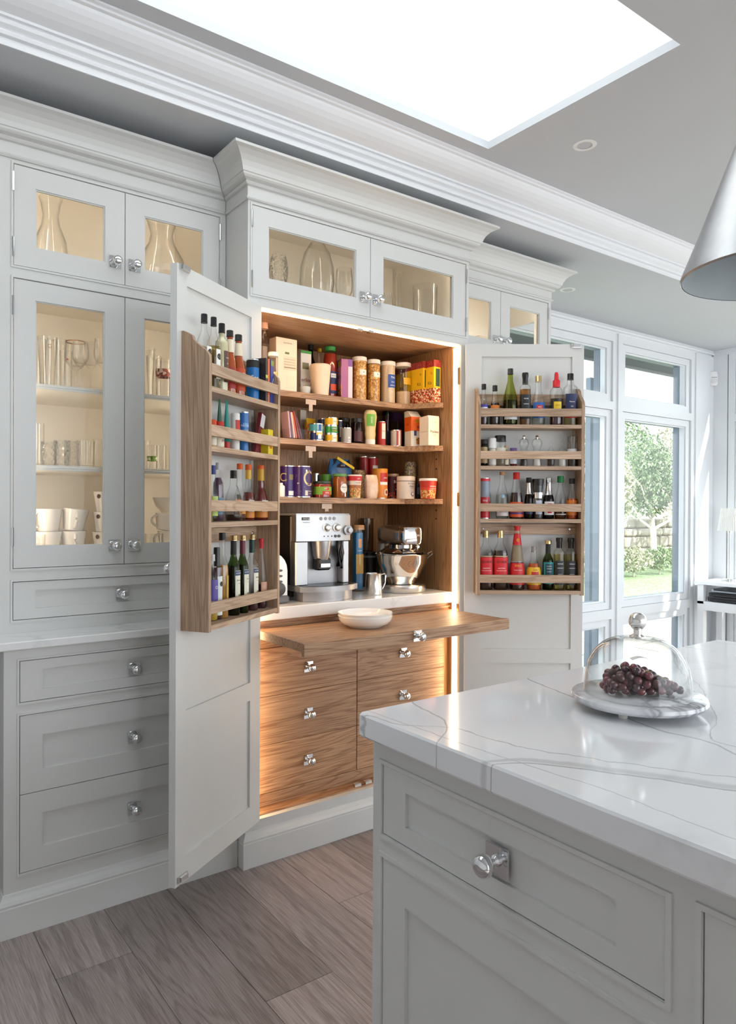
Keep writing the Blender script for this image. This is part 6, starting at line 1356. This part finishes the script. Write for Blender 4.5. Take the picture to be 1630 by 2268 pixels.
# mugs
g_ = 'white mugs in the left glazed cabinet'
def mugs(u): pass
a_ = [(0.6130, 2.7200, 1.1558), 0.0398, 0.0710, 0]
MUG('white mug standing at the bottom of the left stack in the glazed cabinet', a_[0], .046, .076, 0, ang=200, grp=g_)
MUG('white mug on top of the left stack in the glazed cabinet, handle to the left', (a_[0][0], a_[0][1], a_[0][2]+.0768), .046, .078, 0, ang=205, grp=g_)
a_ = [(0.6983, 2.7200, 1.1558), 0.0390, 0.0696, 0]
MUG('white mug standing at the bottom of the middle stack in the glazed cabinet', a_[0], .044, .076, 0, ang=262, grp=g_)
MUG('white mug tilted on top of the middle stack in the glazed cabinet', (a_[0][0]-.002, a_[0][1], a_[0][2]+.0795), .045, .076, 0, ang=262, grp=g_, tilt=(R_(3), R_(7)))
BR = plain('brown_print', '5a3a2a', .5)
a_ = [(0.8020, 2.7000, 1.1558), 0.0380, 0.1593, 0]
for k, lb_ in enumerate(('bottom', 'second', 'top')):
    t = MUG('white cup with brown print, %s of the stack beside the left door stile' % lb_, (a_[0][0]+.002*k, a_[0][1], a_[0][2]+.073*k), .044, .072, 0, ang=20, grp=g_)
    for q in (-.9, -.3): emblem(t, .043, .055, .008, BR, q)
GL('stack of clear glass dishes at the lower left of the glazed cabinet', (0.5691, 2.6600, 1.1558), 0.0216, 0.0674, 0, 'wide', name='glass_dish', cat='dish', grp=g_)
a_ = [(1.0271, 2.7200, 1.1558), 0.0524, 0.0641, 0]
MUG('wide white cup at the bottom behind the right door', (a_[0][0]+.03, a_[0][1], a_[0][2]), .048, .070, 0, ang=180, grp=g_)
MUG('wide white cup tilted in the middle of the stack behind the right door', (a_[0][0]+.015, a_[0][1]-.01, a_[0][2]+.072), .055, .06, 0, ang=190, grp=g_, tilt=(0, R_(10)))
o = MB().lathe([(0, .004), (.025, .004), (.026, 0), (.03, 0), (.058, .03), (.066, .058), (.063, .058), (.055, .03), (.026, .008), (0, .008)], 36).build('bowl', CHINA, None, (a_[0][0]+.03, a_[0][1]+.005, a_[0][2]+.142)); tag(o, 'white bowl on top of the cups behind the right door', 'bowl')
GL('clear square glass at the bottom behind the right door', (a_[0][0]-.045, a_[0][1]-.03, a_[0][2]), .034, .062, 0, 'straight', name='drinking_glass', grp=g_)
# pantry top cupboard
g_ = 'glassware in the cupboard above the pantry'
GL('patterned crystal bowl vase at the left of the cupboard above the pantry', (1.4658, 2.6000, 2.0988), 0.0406, 0.2495, 0, 'crystal', name='crystal_vase', cat='vase', grp=g_, mat=CUT, seg=18)
GL('round glass hurricane globe in the cupboard above the pantry', (1.6890, 2.6600, 2.0988), 0.0763, 0.3678, 0, 'globe', name='glass_globe', cat='vase', grp=g_)
o = MB().lathe([(0, 0), (.013, 0), (.016, .01), (.016, .088), (.014, .090), (0, .088)], 24).build('candle', C('d8b98a', .6), None, [(1.6893, 2.6600, 2.1563), 0.0176, 0.1698, 0][0]); tag(o, 'cream pillar candle inside the glass globe', 'candle')
GL('small clear jug-shaped glass to the right of the globe above the pantry', (1.8319, 2.6600, 2.0988), 0.0402, 0.2831, 0, 'wine', name='drinking_glass', grp=g_)
GL('clear glass decanter with a tall neck in the cupboard above the pantry', (2.1254, 2.6400, 2.0988), 0.0590, 0.3217, 0, 'decanter', name='decanter', cat='decanter', grp=g_)
GL('small glass ball vase beside the decanter above the pantry', (1.9833, 2.5400, 2.0988), 0.0241, 0.1739, 0, 'bowl', name='glass_vase', cat='vase', grp=g_)
GL('wide clear glass bowl at the right of the cupboard above the pantry', (2.2117, 2.5500, 2.0988), 0.0587, 0.2507, 0, 'wide', name='glass_bowl', cat='bowl', grp=g_)
# right cabinet
BOX('pale storage box behind the left pane of the right glazed cabinet', [(2.8342, 2.8000, 2.0928), 0.0613, 0.2592, 0][0], .16, .12, .145, 0, C('e6d8c6', .6), [('f', 0, 1, .48, .52, C('cdbda8'))], name='storage_box')
o = MB().tube([(2.93, 2.80, 2.50), (2.90, 2.79, 2.44), (2.89, 2.78, 2.38), (2.93, 2.77, 2.32), (2.985, 2.77, 2.27), (3.0, 2.77, 2.20), (3.0, 2.78, 2.10)], .006, 8).build('power_cord', C('efe9de', .5)); tag(o, 'white cord hanging inside the right glazed cabinet', 'cord')
